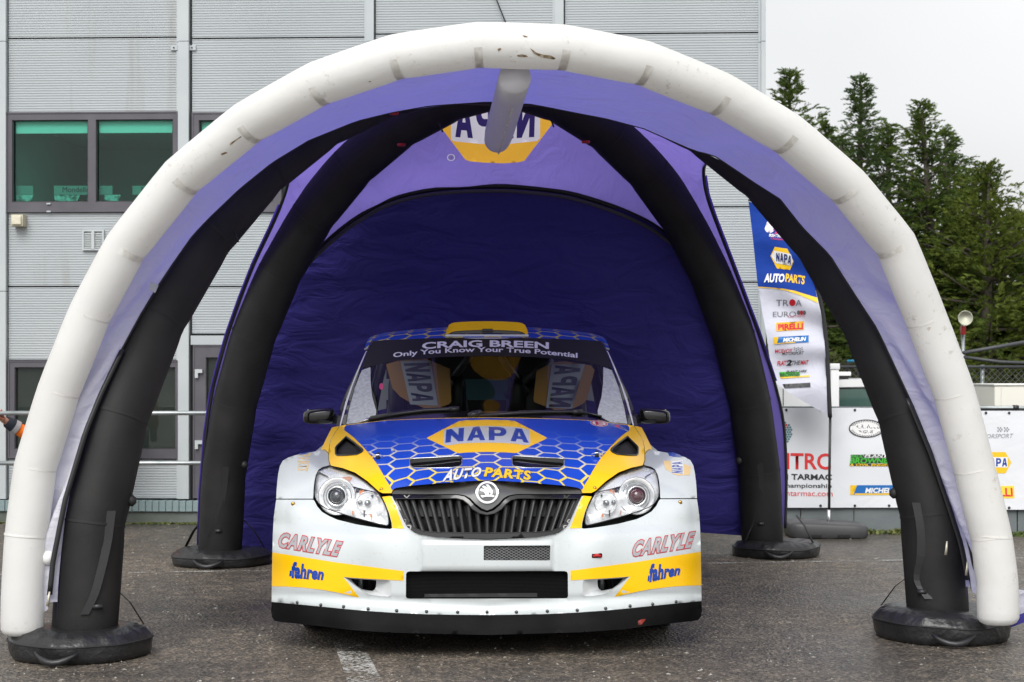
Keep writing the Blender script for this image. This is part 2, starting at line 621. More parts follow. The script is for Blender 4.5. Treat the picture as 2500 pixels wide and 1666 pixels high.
def stain_clad():
    m, nt, p = base('streaked cladding')
    p.inputs['Roughness'].default_value = 0.42
    n = tex(nt, 'Noise', 1.0, 4, stretch=(6, 6, 0.35)); n2 = tex(nt, 'Noise', 0.8, 4)
    c = ramp(nt, n2.outputs[0], (0.395, 0.43, 0.445), (0.445, 0.475, 0.49), 0.35, 0.7)
    f = ramp(nt, n.outputs[0], (0, 0, 0), (0.55,)*3, 0.57, 0.72)
    nt.links.new(mixc(nt, f, c, (0.30, 0.285, 0.26)), p.inputs['Base Color'])
    return m
m_clad2 = stain_clad()

def corrugated(s0, s1, z0, z1, pitch=0.0205, dep=0.0045):
    """ribbed sheet: rows of narrow ribs"""
    n = max(1, int(round((z1-z0)/pitch)))
    h = (z1-z0)/n
    V, Fc = [], []
    prof = []
    for i in range(n):
        z = z0+i*h
        prof += [(z, 0), (z+h*0.50, -dep*0.25), (z+h*0.62, -dep), (z+h*0.90, -dep)]
    prof.append((z1, 0))
    for z, y in prof:
        V += [(s0, y, z), (s1, y, z)]
    for i in range(len(prof)-1):
        Fc.append((2*i, 2*i+1, 2*i+3, 2*i+2))
    return V, Fc

def bpart(name, vf, mat, parent=bld, smooth=False): return add(name, vf, mat, parent, True, smooth)
def clad(u0, u1, v0, v1, mat=None):
    um = (u0+u1)/2
    s0 = FA(u0, 600)[0]; s1 = FA(u1, 600)[0]
    z1 = FA(um, v0)[1]; z0 = FA(um, v1)[1]
    return bpart('cladding_panel', corrugated(s0+0.004, s1-0.004, z0+0.006, z1-0.006), mat or m_clad)

# core wall behind, set back, with the window rooms left open (front skin split round the windows)
WIN = []
def window(u0, u1, v0, v1, panes, pv, blind=None, pmat=None, name='window', sash=True):
    s0, z1 = FA(u0, v0); s1, z0 = FA(u1, v1)
    fr = bpart(name, join(box(s0, s1, -0.03, 0.10, z1-0.012, z1), box(s0, s1, -0.03, 0.10, z0, z0+0.012),
                          box(s0, s0+0.012, -0.03, 0.10, z0+0.012, z1-0.012), box(s1-0.012, s1, -0.03, 0.10, z0+0.012, z1-0.012)), m_frame)
    edges = [s0]
    bars = []
    ptop = FA(u0, pv[0])[1]; pbot = FA(u0, pv[1])[1]
    xs = [(FA(a, pv[0])[0], FA(b, pv[0])[0]) for a, b in panes]
    cur = s0+0.012
    for a, b in xs:
        bars.append(box(cur, a, -0.024, 0.06, z0+0.012, z1-0.012)); cur = b
        bars.append(box(a, b, -0.024, 0.06, ptop, z1-0.012)); bars.append(box(a, b, -0.024, 0.06, z0+0.012, pbot))
    bars.append(box(cur, s1-0.012, -0.024, 0.06, z0+0.012, z1-0.012))
    bpart('frame', join(*bars), m_frame, fr)
    for a, b in xs:
        bead = 0.008
        bpart('glazing_bead', join(box(a, b, -0.012, 0.0, ptop-bead, ptop), box(a, b, -0.012, 0, pbot, pbot+bead), box(a, a+bead, -0.012, 0, pbot+bead, ptop-bead), box(b-bead, b, -0.012, 0, pbot+bead, ptop-bead)), m_joint, fr)
        bpart('pane', ([(a, 0.012, pbot), (b, 0.012, pbot), (b, 0.012, ptop), (a, 0.012, ptop)], [(0, 1, 2, 3)]), pmat or m_pane, fr)
        if blind:
            zb = FA(u0, blind)[1]
            bpart('blind', box(a+0.01, b, 0.04, 0.045, zb, ptop), m_blind, fr)
    WIN.append((s0, s1, z0, z1))
    return fr
w1 = window(12, 436, 276, 518, [(32, 217), (236, 424)], (295, 495), 325)
w2 = window(470, 897, 276, 518, [(487, 668), (688, 880)], (295, 495), 325)
w3 = window(22, 441, 880, 1120, [(38, 205), (235, 430)], (897, 1096), None, m_pane2)
door = window(473, 640, 843, 1216, [(504, 610)], (873, 1190), None, m_pane2, 'door')
s, z = FA(482, 902)
bpart('hinge', join(box(s-0.01, s+0.05, -0.05, -0.03, z-0.03, z+0.0), box(s-0.01, s+0.015, -0.05, -0.03, z-0.07, z-0.03)), m_trim, door)
s, z = FA(482, 1075)
bpart('hinge', join(box(s-0.01, s+0.05, -0.05, -0.03, z-0.03, z+0.0), box(s-0.01, s+0.015, -0.05, -0.03, z-0.07, z-0.03)), m_trim, door)
# boards added behind the upper panes in place of reflected signs and trees
def facade_map(y):
    def f(u, v, off=0):
        s, z = FA(u, v)
        return (s, y-off, z)
    return f
for (u0, u1, txt) in ((33, 75, None), (126, 217, 'Mondello'), (237, 270, None), (319, 424, 'Mondello')):
    pl = bpart('reflected_sign', patch(rect(u0, 452, u1, 474), facade_map(0.055), step=200), M('reflected sign', (0.26, 0.31, 0.29), 0.8), w1)
    if txt:
        bpart('lettering', lettering(txt, rect(u0+22, 455, u0+88, 468), facade_map(0.05), 0.0), ink_dark, w1)  # lettering of the added reflected signs, not on the window
for (u0, u1) in ((33, 76), (127, 190), (250, 290)):  # pale mottled patches added to imitate a reflection in the glass
    bpart('reflected_patch', patch([(u0, 474), (u1, 474), (u1-6, 488), (u1-20, 494), (u0+8, 493), (u0, 486)], facade_map(0.06), step=200), M('reflected patch', (0.5, 0.62, 0.58), 0.8, col2=(0.1, 0.13, 0.11), ns=16, lo=0.45, hi=0.6), w1)
# room boxes behind windows
for s0, s1, z0, z1 in WIN:
    V, Fc = box(s0, s1, 0.11, 2.2, z0, z1)
    bpart('room', (V, Fc[:2]+Fc[3:]), m_room)
# solid core split round the rooms: simple slabs
SL = FA(-400, 600)[0]; SR = BL
def slab(s0, s1, z0, z1): return box(s0, s1, 0.02, 0.11, z0, z1)
TOP = 6.6
zs = [0, WIN[2][2], WIN[2][3], WIN[0][2], WIN[0][3], TOP]
core = [slab(SL, SR-0.02, zs[1]-0.53+0.0, zs[1]) if False else slab(SL, WIN[3][0], 0.02, zs[1]), slab(WIN[3][1], SR-0.02, 0.02, zs[1]),
        slab(SL, WIN[2][0], zs[1], zs[2]), slab(WIN[2][1], WIN[3][0], zs[1], zs[2]), slab(WIN[3][1], SR-0.02, zs[1], zs[2]),
        slab(SL, WIN[3][0], zs[2], WIN[3][3]), slab(WIN[3][1], SR-0.02, zs[2], WIN[3][3]), slab(SL, SR-0.02, WIN[3][3], zs[3]),
        slab(SL, WIN[0][0], zs[3], zs[4]), slab(WIN[0][1], WIN[1][0], zs[3], zs[4]), slab(WIN[1][1], SR-0.02, zs[3], zs[4]),
        slab(SL, SR-0.02, zs[4], TOP)]
bpart('wall_core', join(*core), m_joint)
bpart('side_wall', box(SR-0.02, SR-0.003, 0.06, 9.0, 0, TOP), m_clad)
bpart('rear_wall', box(SL, SR-0.03, 8.9, 9.0, 0, TOP), m_clad)
bpart('roof', box(SL, SR+0.05, -0.05, 9.05, TOP, TOP+0.12), m_trim)
# cladding sheets
TV = FA(0, 0)
vtop = HY-(TOP-H)*F/13.1
for u0, u1 in ((-380, -25), (20, 437), (468, 896), (916, 1355), (1377, 1856)):
    j1 = 93 if u0 < 900 else 82
    clad(u0, u1, -330, -160 if u0 < 900 else -170); clad(u0, u1, -160 if u0 < 900 else -170, j1, m_clad2 if u0 < 100 else None)
    clad(u0, u1, vtop, -330)
    if u0 < 900 and u0 > -30:
        clad(u0, u1, j1, 276, m_clad2 if u0 < 100 else None)
        clad(u0, u1, 518, 700, m_clad2 if u0 < 100 else None)
        clad(u0, u1, 700, 880 if u0 < 100 else 816)
    elif u0 < -30:
        clad(u0, u1, j1, 518); clad(u0, u1, 518, 700); clad(u0, u1, 700, 1120); clad(u0, u1, 1120, 1218)
    else:
        clad(u0, u1, j1, 300); clad(u0, u1, 300, 506); clad(u0, u1, 506, 690); clad(u0, u1, 690, 880); clad(u0, u1, 880, 1218)
clad(20, 441, 1120, 1218)
clad(645, 896, 816, 1218)
# lintel over the door, pilasters
s0, z1 = FA(468, 820); s1, z0 = FA(896, 842)
bpart('lintel', box(s0, s1, -0.035, 0.02, z0, z1), m_clad)
def pilaster(u0, u1, groove=True, vb=1218):
    s0 = FA(u0, 600)[0]; s1 = FA(u1, 600)[0]
    zb = FA(u0, vb)[1]
    zj = [zb, FA(u0, 712)[1], FA(u0, 104)[1], TOP]
    for i in range(3):
        bpart('pilaster', join(box(s0, s1, -0.05, 0.0, zj[i]+0.002, zj[i+1]-0.003), box(s0-0.02, s0, -0.012, 0.0, zj[i]+0.002, zj[i+1]-0.003)), m_trim)
    if groove: bpart('shadow_gap', box(s1, s1+0.012, -0.006, 0.01, zb, TOP), m_joint)
pilaster(-25, -2); pilaster(-1, 19, False)
pilaster(438, 464); pilaster(896, 914); pilaster(1355, 1376); pilaster(1857, 1868, False)
for v in (118, 726):
    for u in (426, 470):
        s, z = FA(u, v)
        br = bpart('bracket', box(s-0.025, s+0.03, -0.02, 0.0, z-0.02, z+0.02), m_trim)
        bpart('bolt', lathe([(0.006, -0.028), (0.006, -0.02)], 8, (s, 0, z), 'Y'), m_joint, br)
# plinth: coping of upright bricks on a concrete base, each brick its own piece
plz1 = FA(0, 1220)[1]; plz0 = FA(0, 1247)[1]
bpart('plinth', box(SL, SR, -0.05, 0.02, 0.0, plz0), m_plinth)
bpart('mortar', box(SL, SR-0.01, -0.065, 0.02, plz0, plz1-0.006), M('mortar', (0.12, 0.14, 0.14), 0.9))
bw = 16.4*13.2/F
br0 = bpart('brick', rbox(0, bw-0.006, -0.075, 0.0, plz0+0.003, plz1, 0.004), m_brick)
x = FA(-60, 1230)[0]
br0.location = (x, 0, 0)
smax = FA(720, 1230)[0]
while x < smax:
    x += bw
    o = instance(br0, bld, (x, rnd.uniform(-0.002, 0.002), rnd.uniform(-0.001, 0.001)))
bpart('coping', box(smax+bw, SR, -0.075, 0.0, plz0+0.003, plz1), m_brick)
# small lamp and vent on the wall
s0, z1 = FA(37, 527); s1, z0 = FA(66, 555)
lamp = bpart('wall_lamp', join(box(s0, s1, -0.10, 0.0, z0, z1)), M('cream lamp housing', (0.50, 0.47, 0.36), 0.5, col2=(0.32, 0.29, 0.2), ns=9))
bpart('lens', rbox(s0+0.01, s1-0.012, -0.115, -0.1, z0+0.012, z1-0.01, 0.005), M('lamp lens', (0.62, 0.58, 0.45), 0.25, bs=30, bstr=0.5), lamp)
s0, z1 = FA(203, 562); s1, z0 = FA(256, 612)
vent = bpart('vent', join(box(s0, s0+0.014, -0.03, 0, z0, z1), box(s1-0.014, s1, -0.03, 0, z0, z1), box(s0+0.014, s1-0.014, -0.03, 0, z1-0.014, z1), box(s0+0.014, s1-0.014, -0.03, 0, z0, z0+0.014)), m_trim)
for i in range(9):
    z = z0+0.02+i*(z1-z0-0.04)/9
    bpart('louvre', ([(s0+0.014, -0.026, z), (s1-0.014, -0.026, z), (s1-0.014, -0.006, z+0.014), (s0+0.014, -0.006, z+0.014)], [(0, 1, 2, 3)]), M('louvre', (0.62, 0.66, 0.66), 0.4) if i == 0 else bpy.data.materials['louvre'], vent)
bpart('vent_bar', box((s0+s1)/2-0.012, (s0+s1)/2+0.012, -0.034, -0.03, z0+0.01, z1-0.01), m_trim, vent)
s, z = FA(1240, 70)
bpart('cable', tube([(s, -0.03, z), (FA(1212, 0)[0], -0.03, FA(1212, 0)[1]), (FA(1150, -150)[0], -0.03, FA(1150, -150)[1])], 0.006, 6), m_joint)
for u, v0, v1 in ((122, 497, 501), (122, 516, 520), (333, 1101, 1104), (333, 1117, 1120)):
    s, z = FA(u, v0)
    bpart('drain_cap', box(s-0.016, s+0.016, -0.038, -0.03, z-0.012, z), m_trim, w1 if v0 < 600 else w3)

# weeds along the wall foot
def weeds(p, q, n, h=0.05, seed=1, depth=0.1):
    r = random.Random(seed)
    V, Fc = [], []
    for i in range(n):
        t = r.random()
        t = t+0.03*math.sin(t*40)
        c = Vector(p).lerp(Vector(q), t)+Vector((0, -abs(r.gauss(0, depth)), 0))
        hh = h*r.uniform(0.3, 1.0)*(0.4+0.6*noise.noise(Vector((t*14, seed, 0)))**2*3)
        a = r.random()*6.28; l = r.uniform(0.008, 0.02)
        d = Vector((math.cos(a), math.sin(a), 0))
        k = len(V)
        V += [c-d*l, c+d*l, c+d*l*0.3+Vector((r.gauss(0, .02), r.gauss(0, .02), hh))]
        Fc.append((k, k+1, k+2))
    return V, Fc
m_weed = M('weeds', (0.06, 0.10, 0.02), 0.8, col2=(0.16, 0.17, 0.05), ns=9)
tag(add('weeds', weeds(Wp(-60, 1278, 13.1), Wp(720, 1278, 13.0), 2500, 0.035, 3, 0.05), m_weed, smooth=False), 'low moss and weeds along the foot of the clad building', 'weeds', kind='stuff')

# ================================================================== railing
rail = thing('metal_railing', 'galvanised two bar pipe railing in front of the building', 'railing', (-2.6, 12.3, 0))
for v in (1009, 1131):
    a = Wp(-300, v, 12.35); b = Wp(900, v, 12.25)
    add('rail', tube([a, b], 0.0165, 12), steel, rail)
for u in (-260, 205, 575, 880):
    p = Wp(u, 1009, 12.32)
    add('post', tube([(p.x, p.y+0.0, 0), (p.x, p.y+0.0, p.z-0.012)], 0.02, 12), steel, rail)

# ================================================================== inflatable tent
m_tubew = None
def dirty_white():
    m, nt, p = base('soiled white tube skin')
    p.inputs['Roughness'].default_value = 0.5
    n1 = tex(nt, 'Noise', 2.2, 5, 0.6); n2 = tex(nt, 'Noise', 26, 6, 0.8); n3 = tex(nt, 'Noise', 3.2, 4)
    c = ramp(nt, n1.outputs[0], (0.87, 0.87, 0.85), (0.80, 0.79, 0.755), 0.4, 0.75)
    f = (E(nt, n2.outputs[0]).step(0.56, 0.66)*E(nt, n3.outputs[0]).step(0.48, 0.66))*0.8
    nt.links.new(mixc(nt, f, c, (0.32, 0.26, 0.17)), p.inputs['Base Color'])
    n4 = tex(nt, 'Noise', 14, 4)
    bump(nt, p, n4.outputs[0], 0.12, 0.02)
    o = nt.nodes['Material Output']
    t = nt.nodes.new('ShaderNodeBsdfTranslucent'); t.inputs[0].default_value = (0.9, 0.9, 0.87, 1)
    mx = nt.nodes.new('ShaderNodeMixShader'); mx.inputs[0].default_value = 0.34
    nt.links.new(p.outputs[0], mx.inputs[1]); nt.links.new(t.outputs[0], mx.inputs[2]); nt.links.new(mx.outputs[0], o.inputs[0])
    return m
m_tubew = dirty_white()
m_seam = M('grubby seam tape', (0.60, 0.59, 0.55), 0.6, col2=(0.80, 0.795, 0.77), ns=22, lo=0.4, hi=0.6)
m_strut = cloth('grey white tube', (0.72, 0.72, 0.73), 0.4, (0.85, 0.85, 0.86), 0.12, 6, col2=(0.80, 0.80, 0.80))
m_leg = M('black tube skin', (0.0075, 0.0072, 0.0078), 0.6, spec=0.35, col2=(0.016, 0.0152, 0.0152), ns=5, bs=35, bstr=0.18, bdist=0.006)
m_awn = cloth('violet awning fabric', (0.88, 0.88, 0.94), 0.38, (0.12, 0.12, 0.60), 0.6, 3.2, stretch=(1, 1.6, 2.2))
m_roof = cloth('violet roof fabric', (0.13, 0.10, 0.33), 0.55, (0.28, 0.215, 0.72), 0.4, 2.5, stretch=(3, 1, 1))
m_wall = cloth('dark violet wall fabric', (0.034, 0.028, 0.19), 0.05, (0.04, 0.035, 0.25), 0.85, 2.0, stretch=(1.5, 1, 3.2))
m_roofw = cloth('white roof print', (0.55, 0.52, 0.62), 0.6, (0.72, 0.68, 0.78), 0.2, 3)
m_roofy = cloth('amber roof print', (0.75, 0.36, 0.03), 0.6, (0.95, 0.5, 0.06), 0.2, 3)
m_roofp = cloth('purple roof print', (0.035, 0.025, 0.16), 0.5, (0.10, 0.07, 0.33), 0.2, 3)
m_webbing = M('black webbing', (0.012, 0.012, 0.013), 0.55, bs=120, bstr=0.2, bdist=0.003)
m_bag = M('black vinyl bag', (0.012, 0.012, 0.013), 0.34, col2=(0.02, 0.02, 0.021), ns=8, bs=11, bstr=0.45, bdist=0.03)

tent = thing('inflatable_tent', 'purple inflatable dome tent with black legs and a white front arch over the car', 'tent', (-0.02, 8.84, 0))
FOOT = {'FL': Vector((-1.833, 6.95, 0.09)), 'FR': Vector((1.946, 7.40, 0.09)), 'RL': Vector((-1.85, 10.27, 0.09)), 'RR': Vector((1.66, 10.75, 0.09))}
APEX = Vector((-0.02, 8.84, 2.80))
LR = 0.139
def leg_pt(k, th, off=0.0):
    b = FOOT[k]
    d = Vector((APEX.x-b.x, APEX.y-b.y, 0))
    hor, ver = d.length, APEX.z-b.z
    d.normalize()
    nn = Vector((-d.x*math.cos(th)*ver, -d.y*math.cos(th)*ver, math.sin(th)*hor)).normalized()
    return Vector((b.x, b.y, b.z))+d*hor*(1-math.cos(th))+Vector((0, 0, ver*math.sin(th)))+nn*off
for k, nm in (('FL', 'front left'), ('FR', 'front right'), ('RL', 'rear left'), ('RR', 'rear right')):
    pts, rad = [], []
    NS = 9
    js = [leg_pt(k, R(90)*i/NS) for i in range(NS+1)]
    for i in range(NS):
        for q in range(6):
            t = q/6
            pts.append(js[i].lerp(js[i+1], t)); rad.append(LR*(1.0-0.02*(q == 0)))
    pts.append(js[-1]+Vector((0, 0, 0))); rad.append(LR*0.8)
    pts = [pts[0]-Vector((0, 0, 0.05))]+pts; rad = [LR*0.9]+rad
    lg = add('leg', tube(pts, rad, 28), m_leg, tent)
    for i in range(1, NS-1):
        t = (js[i+1]-js[i-1]).normalized()
        add('stitched_seam', tube([js[i]-t*0.006, js[i]+t*0.006], LR*1.001, 28, False), M('leg seam', (0.007, 0.007, 0.0075), 0.66) if 'leg seam' not in bpy.data.materials else bpy.data.materials['leg seam'], lg)
    # inflation valve, strap with buckle
    cdir = Vector((0, 0, H))-FOOT[k]; cdir.z = 0; cdir.normalize()
    side = Vector((-cdir.y, cdir.x, 0))
    inn = 1 if k[1] == 'L' else -1
    vdir = (Vector((1, 0, 0))*inn*0.9+Vector((0, -1, 0))*0.45).normalized() if k[0] == 'R' else Vector((inn, 0.1, 0)).normalized()
    vb = leg_pt(k, R(12 if k[0] == 'F' else 11.5))+vdir*LR*0.97
    add('valve', tube([vb, vb+vdir*0.02, vb+vdir*0.035], [0.022, 0.026, 0.012], 12), rubber, lg)
    sx = 0.35 if k == 'FR' else (-0.45 if k == 'FL' else -0.05)
    def on(h, a):   # point on the leg skin facing the camera
        th = math.asin(min(1, (h-FOOT[k].z)/(APEX.z-FOOT[k].z)))
        return leg_pt(k, th)+(cdir*math.cos(a)+side*math.sin(a))*(LR+0.004)
    a0 = -sx*1.1
    st = [on(0.62, a0), on(0.50, a0+0.02), on(0.38, a0-0.08), on(0.27, a0-0.25), on(0.19, a0-0.5 if k != 'FR' else a0+0.1)]
    add('strap', ribbon([Vector(q) for q in spline([tuple(q) for q in st], 4)], 0.036, side), m_webbing, lg, smooth=False)
    bk = on(0.22, a0-0.12)
    add('buckle', tube([bk-side*0.02, bk+side*0.02], 0.012, 8), satin_black, lg)

# white front arch: joint positions along its centre line, leaning forwards at the top
CL = [(54, 1532, 6.85), (56, 1440, 6.85), (64, 1307, 6.86), (86, 1141, 6.87), (143, 955, 6.86), (219, 766, 6.84), (306, 604, 6.79), (443, 432, 6.70), (604, 300, 6.58),
      (777, 204, 6.46), (968, 139, 6.38), (1168, 110, 6.35), (1375, 116, 6.37), (1570, 154, 6.45), (1757, 229, 6.58), (1921, 326, 6.72), (2070, 454, 6.85), (2187, 596, 6.96),
      (2262, 780, 7.03), (2330, 960, 7.07), (2379, 1146, 7.09), (2420, 1310, 7.09), (2435, 1420, 7.08), (2437, 1506, 7.08)]
C3 = [Wp(*q) for q in CL]
AR = 0.0893
pts, rad = [], []
for i in range(len(C3)-1):
    for q in range(5):
        pts.append(C3[i].lerp(C3[i+1], q/5)); rad.append(AR*(1.0 if q else 0.985))
pts.append(C3[-1]); rad.append(AR)
d0 = (pts[0]-pts[1]).normalized(); d1 = (pts[-1]-pts[-2]).normalized()
pts = [pts[0]+d0*0.03, pts[0]+d0*0.022, pts[0]+d0*0.008]+pts+[pts[-1]+d1*0.008, pts[-1]+d1*0.022, pts[-1]+d1*0.03]
rad = [AR*0.72, AR*0.88, AR*0.97]+rad+[AR*0.97, AR*0.88, AR*0.72]
pts_arch, rad_arch = list(pts), list(rad)
arch = add('front_arch', tube(pts, rad, 32), m_tubew, tent, sharp=50)
for i in range(2, len(C3)-2):
    t = (C3[i+1]-C3[i-1]).normalized()
    wd = 0.016 if 6 <= i <= 17 else 0.004
    # tape shows on the lower, camera side of the tube only
    c = C3[i]
    f = (Vector((0, 0, H))-c); f = (f-t*f.dot(t)).normalized()
    inn = (Vector((0.05, 7.0, 0.9))-c); inn = (inn-t*inn.dot(t)).normalized()
    V, Fc = [], []
    n = 14
    for a in range(n+1):
        q = R(-40)+R(135)*a/n
        dd = (inn*math.cos(q)+ (f-inn*f.dot(inn)).normalized()*math.sin(q))
        V += [c-t*wd+dd*AR*1.003, c+t*wd+dd*AR*1.003]
    for a in range(n):
        Fc.append((a*2, (a+1)*2, (a+1)*2+1, a*2+1))
    add('seam_tape', (V, Fc), m_seam if wd > 0.01 else bpy.data.materials.get('faint seam') or M('faint seam', (0.70, 0.69, 0.66), 0.6), arch)
zb = C3[2]; t = (C3[3]-C3[1]).normalized()
for c in (C3[2], C3[-3]):
    add('zip', tube([c-t*0.004, c+t*0.004], AR*1.02, 32, False), m_tubew, arch)
for c, uu in ((C3[1], 1), ):
    vv = Wp(116, 1362, 6.86)
    add('valve_cap', tube([vv+Vector((-0.02, 0, 0)), vv+Vector((0.015, 0, 0)), vv+Vector((0.03, 0, 0.004))], [0.034, 0.032, 0.02], 14), M('white plastic', (0.75, 0.75, 0.74), 0.4), arch)

# strut from the front arch back to the crown
s0, s1 = Wp(1257, 190, 6.40), Wp(1211, 352, 7.66)
pts = [s0.lerp(s1, t) for t in (0, .2, .4, .6, .8, .93, .98, 1.0)]
strut = add('strut', tube(pts, [0.064, .064, .0645, .065, .066, .060, .040, .018], 24), m_strut, tent)
add('seam', ribbon([p+Vector((0.006, 0, -0.0655)) for p in pts[1:6]], 0.006, (1, 0, 0)), bpy.data.materials['grubby seam tape'], strut)

# canopy edge at the front (zip line between awning and roof)
EF = [(118, 1478, 6.83), (129, 1369, 6.84), (158, 1222, 6.86), (208, 1055, 6.90), (246, 961, 6.94), (296, 857, 7.0), (343, 771, 7.05), (386, 700, 7.1), (429, 636, 7.14), (471, 575, 7.18), (511, 532, 7.22),
      (586, 461, 7.3), (664, 398, 7.36), (754, 343, 7.44), (871, 296, 7.53), (957, 275, 7.58), (1046, 259, 7.62), (1189, 249, 7.64), (1300, 255, 7.64), (1400, 275, 7.63), (1479, 290, 7.62), (1571, 314, 7.6),
      (1643, 346, 7.58), (1693, 368, 7.56), (1743, 380, 7.54), (1800, 418, 7.52), (1836, 443, 7.5), (1904, 486, 7.46), (1957, 554, 7.42), (2025, 623, 7.38), (2060, 680, 7.36), (2139, 800, 7.34), (2171, 868, 7.33), (2229, 993, 7.31),
      (2275, 1104, 7.3), (2314, 1218, 7.3), (2350, 1329, 7.3), (2372, 1440, 7.3)]
E3 = [Wp(*q) for q in EF]
def resample(P, n):
    P = [Vector(p) for p in P]
    L_ = [0]
    for i in range(1, len(P)): L_.append(L_[-1]+(P[i]-P[i-1]).length)
    o = []
    for k in range(n+1):
        s = L_[-1]*k/n
        i = 0
        while i < len(P)-2 and L_[i+1] < s: i += 1
        o.append(P[i].lerp(P[i+1], (s-L_[i])/max(1e-9, L_[i+1]-L_[i])))
    return o
NA = 150
Ea = resample(E3, NA)
Ca = resample([p+Vector((0, 0.045, -0.01)) for p in C3[:1]]+[p+Vector((0, 0.045, 0)) for p in C3[1:]], NA)
def wr(p, s, k): return noise.noise(p*s+Vector((k, 2*k, 3*k)))
def awn(i, j):
    a = min(NA, int(round(i*NA)))
    e, c = Ea[a], Ca[a]
    p = e.lerp(c, j)
    f = math.sin(math.pi*j)
    lo = 1-min(1, (p.z)/2.3)
    # folds run diagonally from the edge to the tube, stronger at the sides
    ph = (a/NA*60+j*(7 if a < NA/2 else -7))
    nn = (c-e).cross(Ea[min(NA, a+1)]-Ea[max(0, a-1)]).normalized()
    p = p+nn*f*(0.022*(0.3+2.0*lo)*math.sin(ph+3*wr(p, 1.5, 1))+0.02*wr(p, 4, 5))
    return p
awning = add('awning', grid(awn, NA, 14), m_awn, tent)
add('edge_tape', tube([p+Vector((0, -0.004, 0)) for p in Ea], 0.004, 6), m_webbing, awning)
# open zips hanging down both sides of the awning
def zipline(sel, dx):
    P = [Ea[i]+Vector((dx, -0.015, 0)) for i in sel]
    return ribbon(P, 0.022, (1, 0.35, 0), 0.006)
zl = add('zip', zipline(range(1, 26), 0.005), satin_black, awning)
zr = add('zip', zipline(range(NA-20, NA), -0.012), satin_black, awning)
add('zip', zipline(range(NA-15, NA), 0.03), satin_black, awning)
def puller(p, par):
    add('zip_pull', tube([p, p+Vector((-0.004, -0.006, -0.03)), p+Vector((-0.008, -0.006, -0.06))], [0.004, 0.005, 0.006], 8, flat=0.4), M('nickel pull', (0.5, 0.47, 0.38), 0.5, metal=0.5) if 'nickel pull' not in bpy.data.materials else bpy.data.materials['nickel pull'], par)
puller(Wp(121, 1445, 6.78), zl); puller(Wp(2362, 1372, 7.2), zr); puller(Wp(2312, 1322, 7.2), zr)
# inside-out label on the awning
bm_p = Wp(376, 700, 7.03)
add('label_tag', ([Wp(368, 688, 7.0), Wp(387, 697, 7.0), Wp(379, 716, 6.98), Wp(363, 706, 6.98)], [(0, 1, 2, 3)]), M('tag', (0.45, 0.46, 0.5), 0.7), awning)

# canopy edges of the other three sides
RE = [(548, 1345, 10.6), (535, 1250, 10.5), (570, 1050, 10.42), (632, 860, 10.32), (690, 735, 10.22), (745, 645, 10.15), (790, 597, 10.12), (832, 560, 10.1), (886, 522, 10.07), (957, 485, 10.04), (1064, 461, 10.0), (1207, 454, 10.0), (1300, 459, 10.02),
      (1389, 471, 10.05), (1479, 498, 10.1), (1550, 527, 10.15), (1604, 557, 10.2), (1668, 611, 10.28), (1722, 690, 10.36), (1790, 840, 10.5), (1830, 1000, 10.65), (1850, 1150, 10.8), (1862, 1290, 10.95)]
LE = [(-1.93, 7.05, 0.1), (-1.86, 7.18, 0.9), (-1.72, 7.42, 1.5), (-1.52, 7.75, 1.98), (-1.33, 8.2, 2.30), (-1.22, 8.75, 2.44)]
LE2 = [(703, 412, 9.2), (702, 450, 9.3), (686, 500, 9.45), (664, 552, 9.6), (621, 643, 9.8), (586, 732, 9.95), (557, 814, 10.05), (536, 886, 10.1), (518, 957, 10.16), (503, 1060, 10.2), (492, 1200, 10.25), (488, 1330, 10.25)]
SE = [(2.02, 7.5, 0.1), (1.93, 7.62, 0.9), (1.76, 7.85, 1.5), (1.52, 8.15, 1.98), (1.30, 8.5, 2.28), (1.16, 8.85, 2.41)]
SE2 = [(1741, 379, 9.0), (1722, 400, 9.25), (1718, 429, 9.4), (1725, 475, 9.6), (1743, 529, 9.8), (1785, 637, 10.1), (1849, 807, 10.45), (1890, 930, 10.6), (1914, 1041, 10.7), (1920, 1180, 10.75), (1917, 1290, 10.75)]
edge = {'F': E3, 'B': [Wp(*q) for q in RE], 'L': [Vector(q) for q in LE]+[Wp(*q) for q in LE2], 'R': [Vector(q) for q in SE]+[Wp(*q) for q in SE2]}
def at_z(P, z):
    """point of a rising polyline at height z"""
    for i in range(len(P)-1):
        if P[i].z <= z <= P[i+1].z or i == len(P)-2:
            d = P[i+1].z-P[i].z
            return P[i].lerp(P[i+1], max(0, min(1, (z-P[i].z)/d if abs(d) > 1e-6 else 0)))
def half_panel(legk, half, top, sag=-0.035):
    """sheet between a leg's outer line and the canopy edge, then up to the crown"""
    crown = APEX+Vector((0, 0, LR))
    leg = [leg_pt(legk, R(90)*i/40, LR*0.96) for i in range(41)]
    mid = half+[top.lerp(crown, t)+Vector((0, 0, 0.05*math.sin(math.pi*t))) for t in (0.1, 0.25, 0.45, 0.7, 1.0)]
    for q in range(1, len(mid)):
        if mid[q].z <= mid[q-1].z: mid[q] = Vector((mid[q].x, mid[q].y, mid[q-1].z+0.001))
    z0 = max(leg[0].z, mid[0].z)+0.01
    z1 = min(leg[-1].z, mid[-1].z)
    def f(i, j):
        z = z0+(z1-z0)*(1-(1-i)**1.6)
        a = at_z(leg, z); b = at_z(mid, z)
        p = a.lerp(b, j)
        s = math.sin(math.pi*j)*(a-b).length
        return p+Vector((0, 0, sag*s+0.015*s*wr(p, 3, 9)))
    return grid(f, 60, 10)
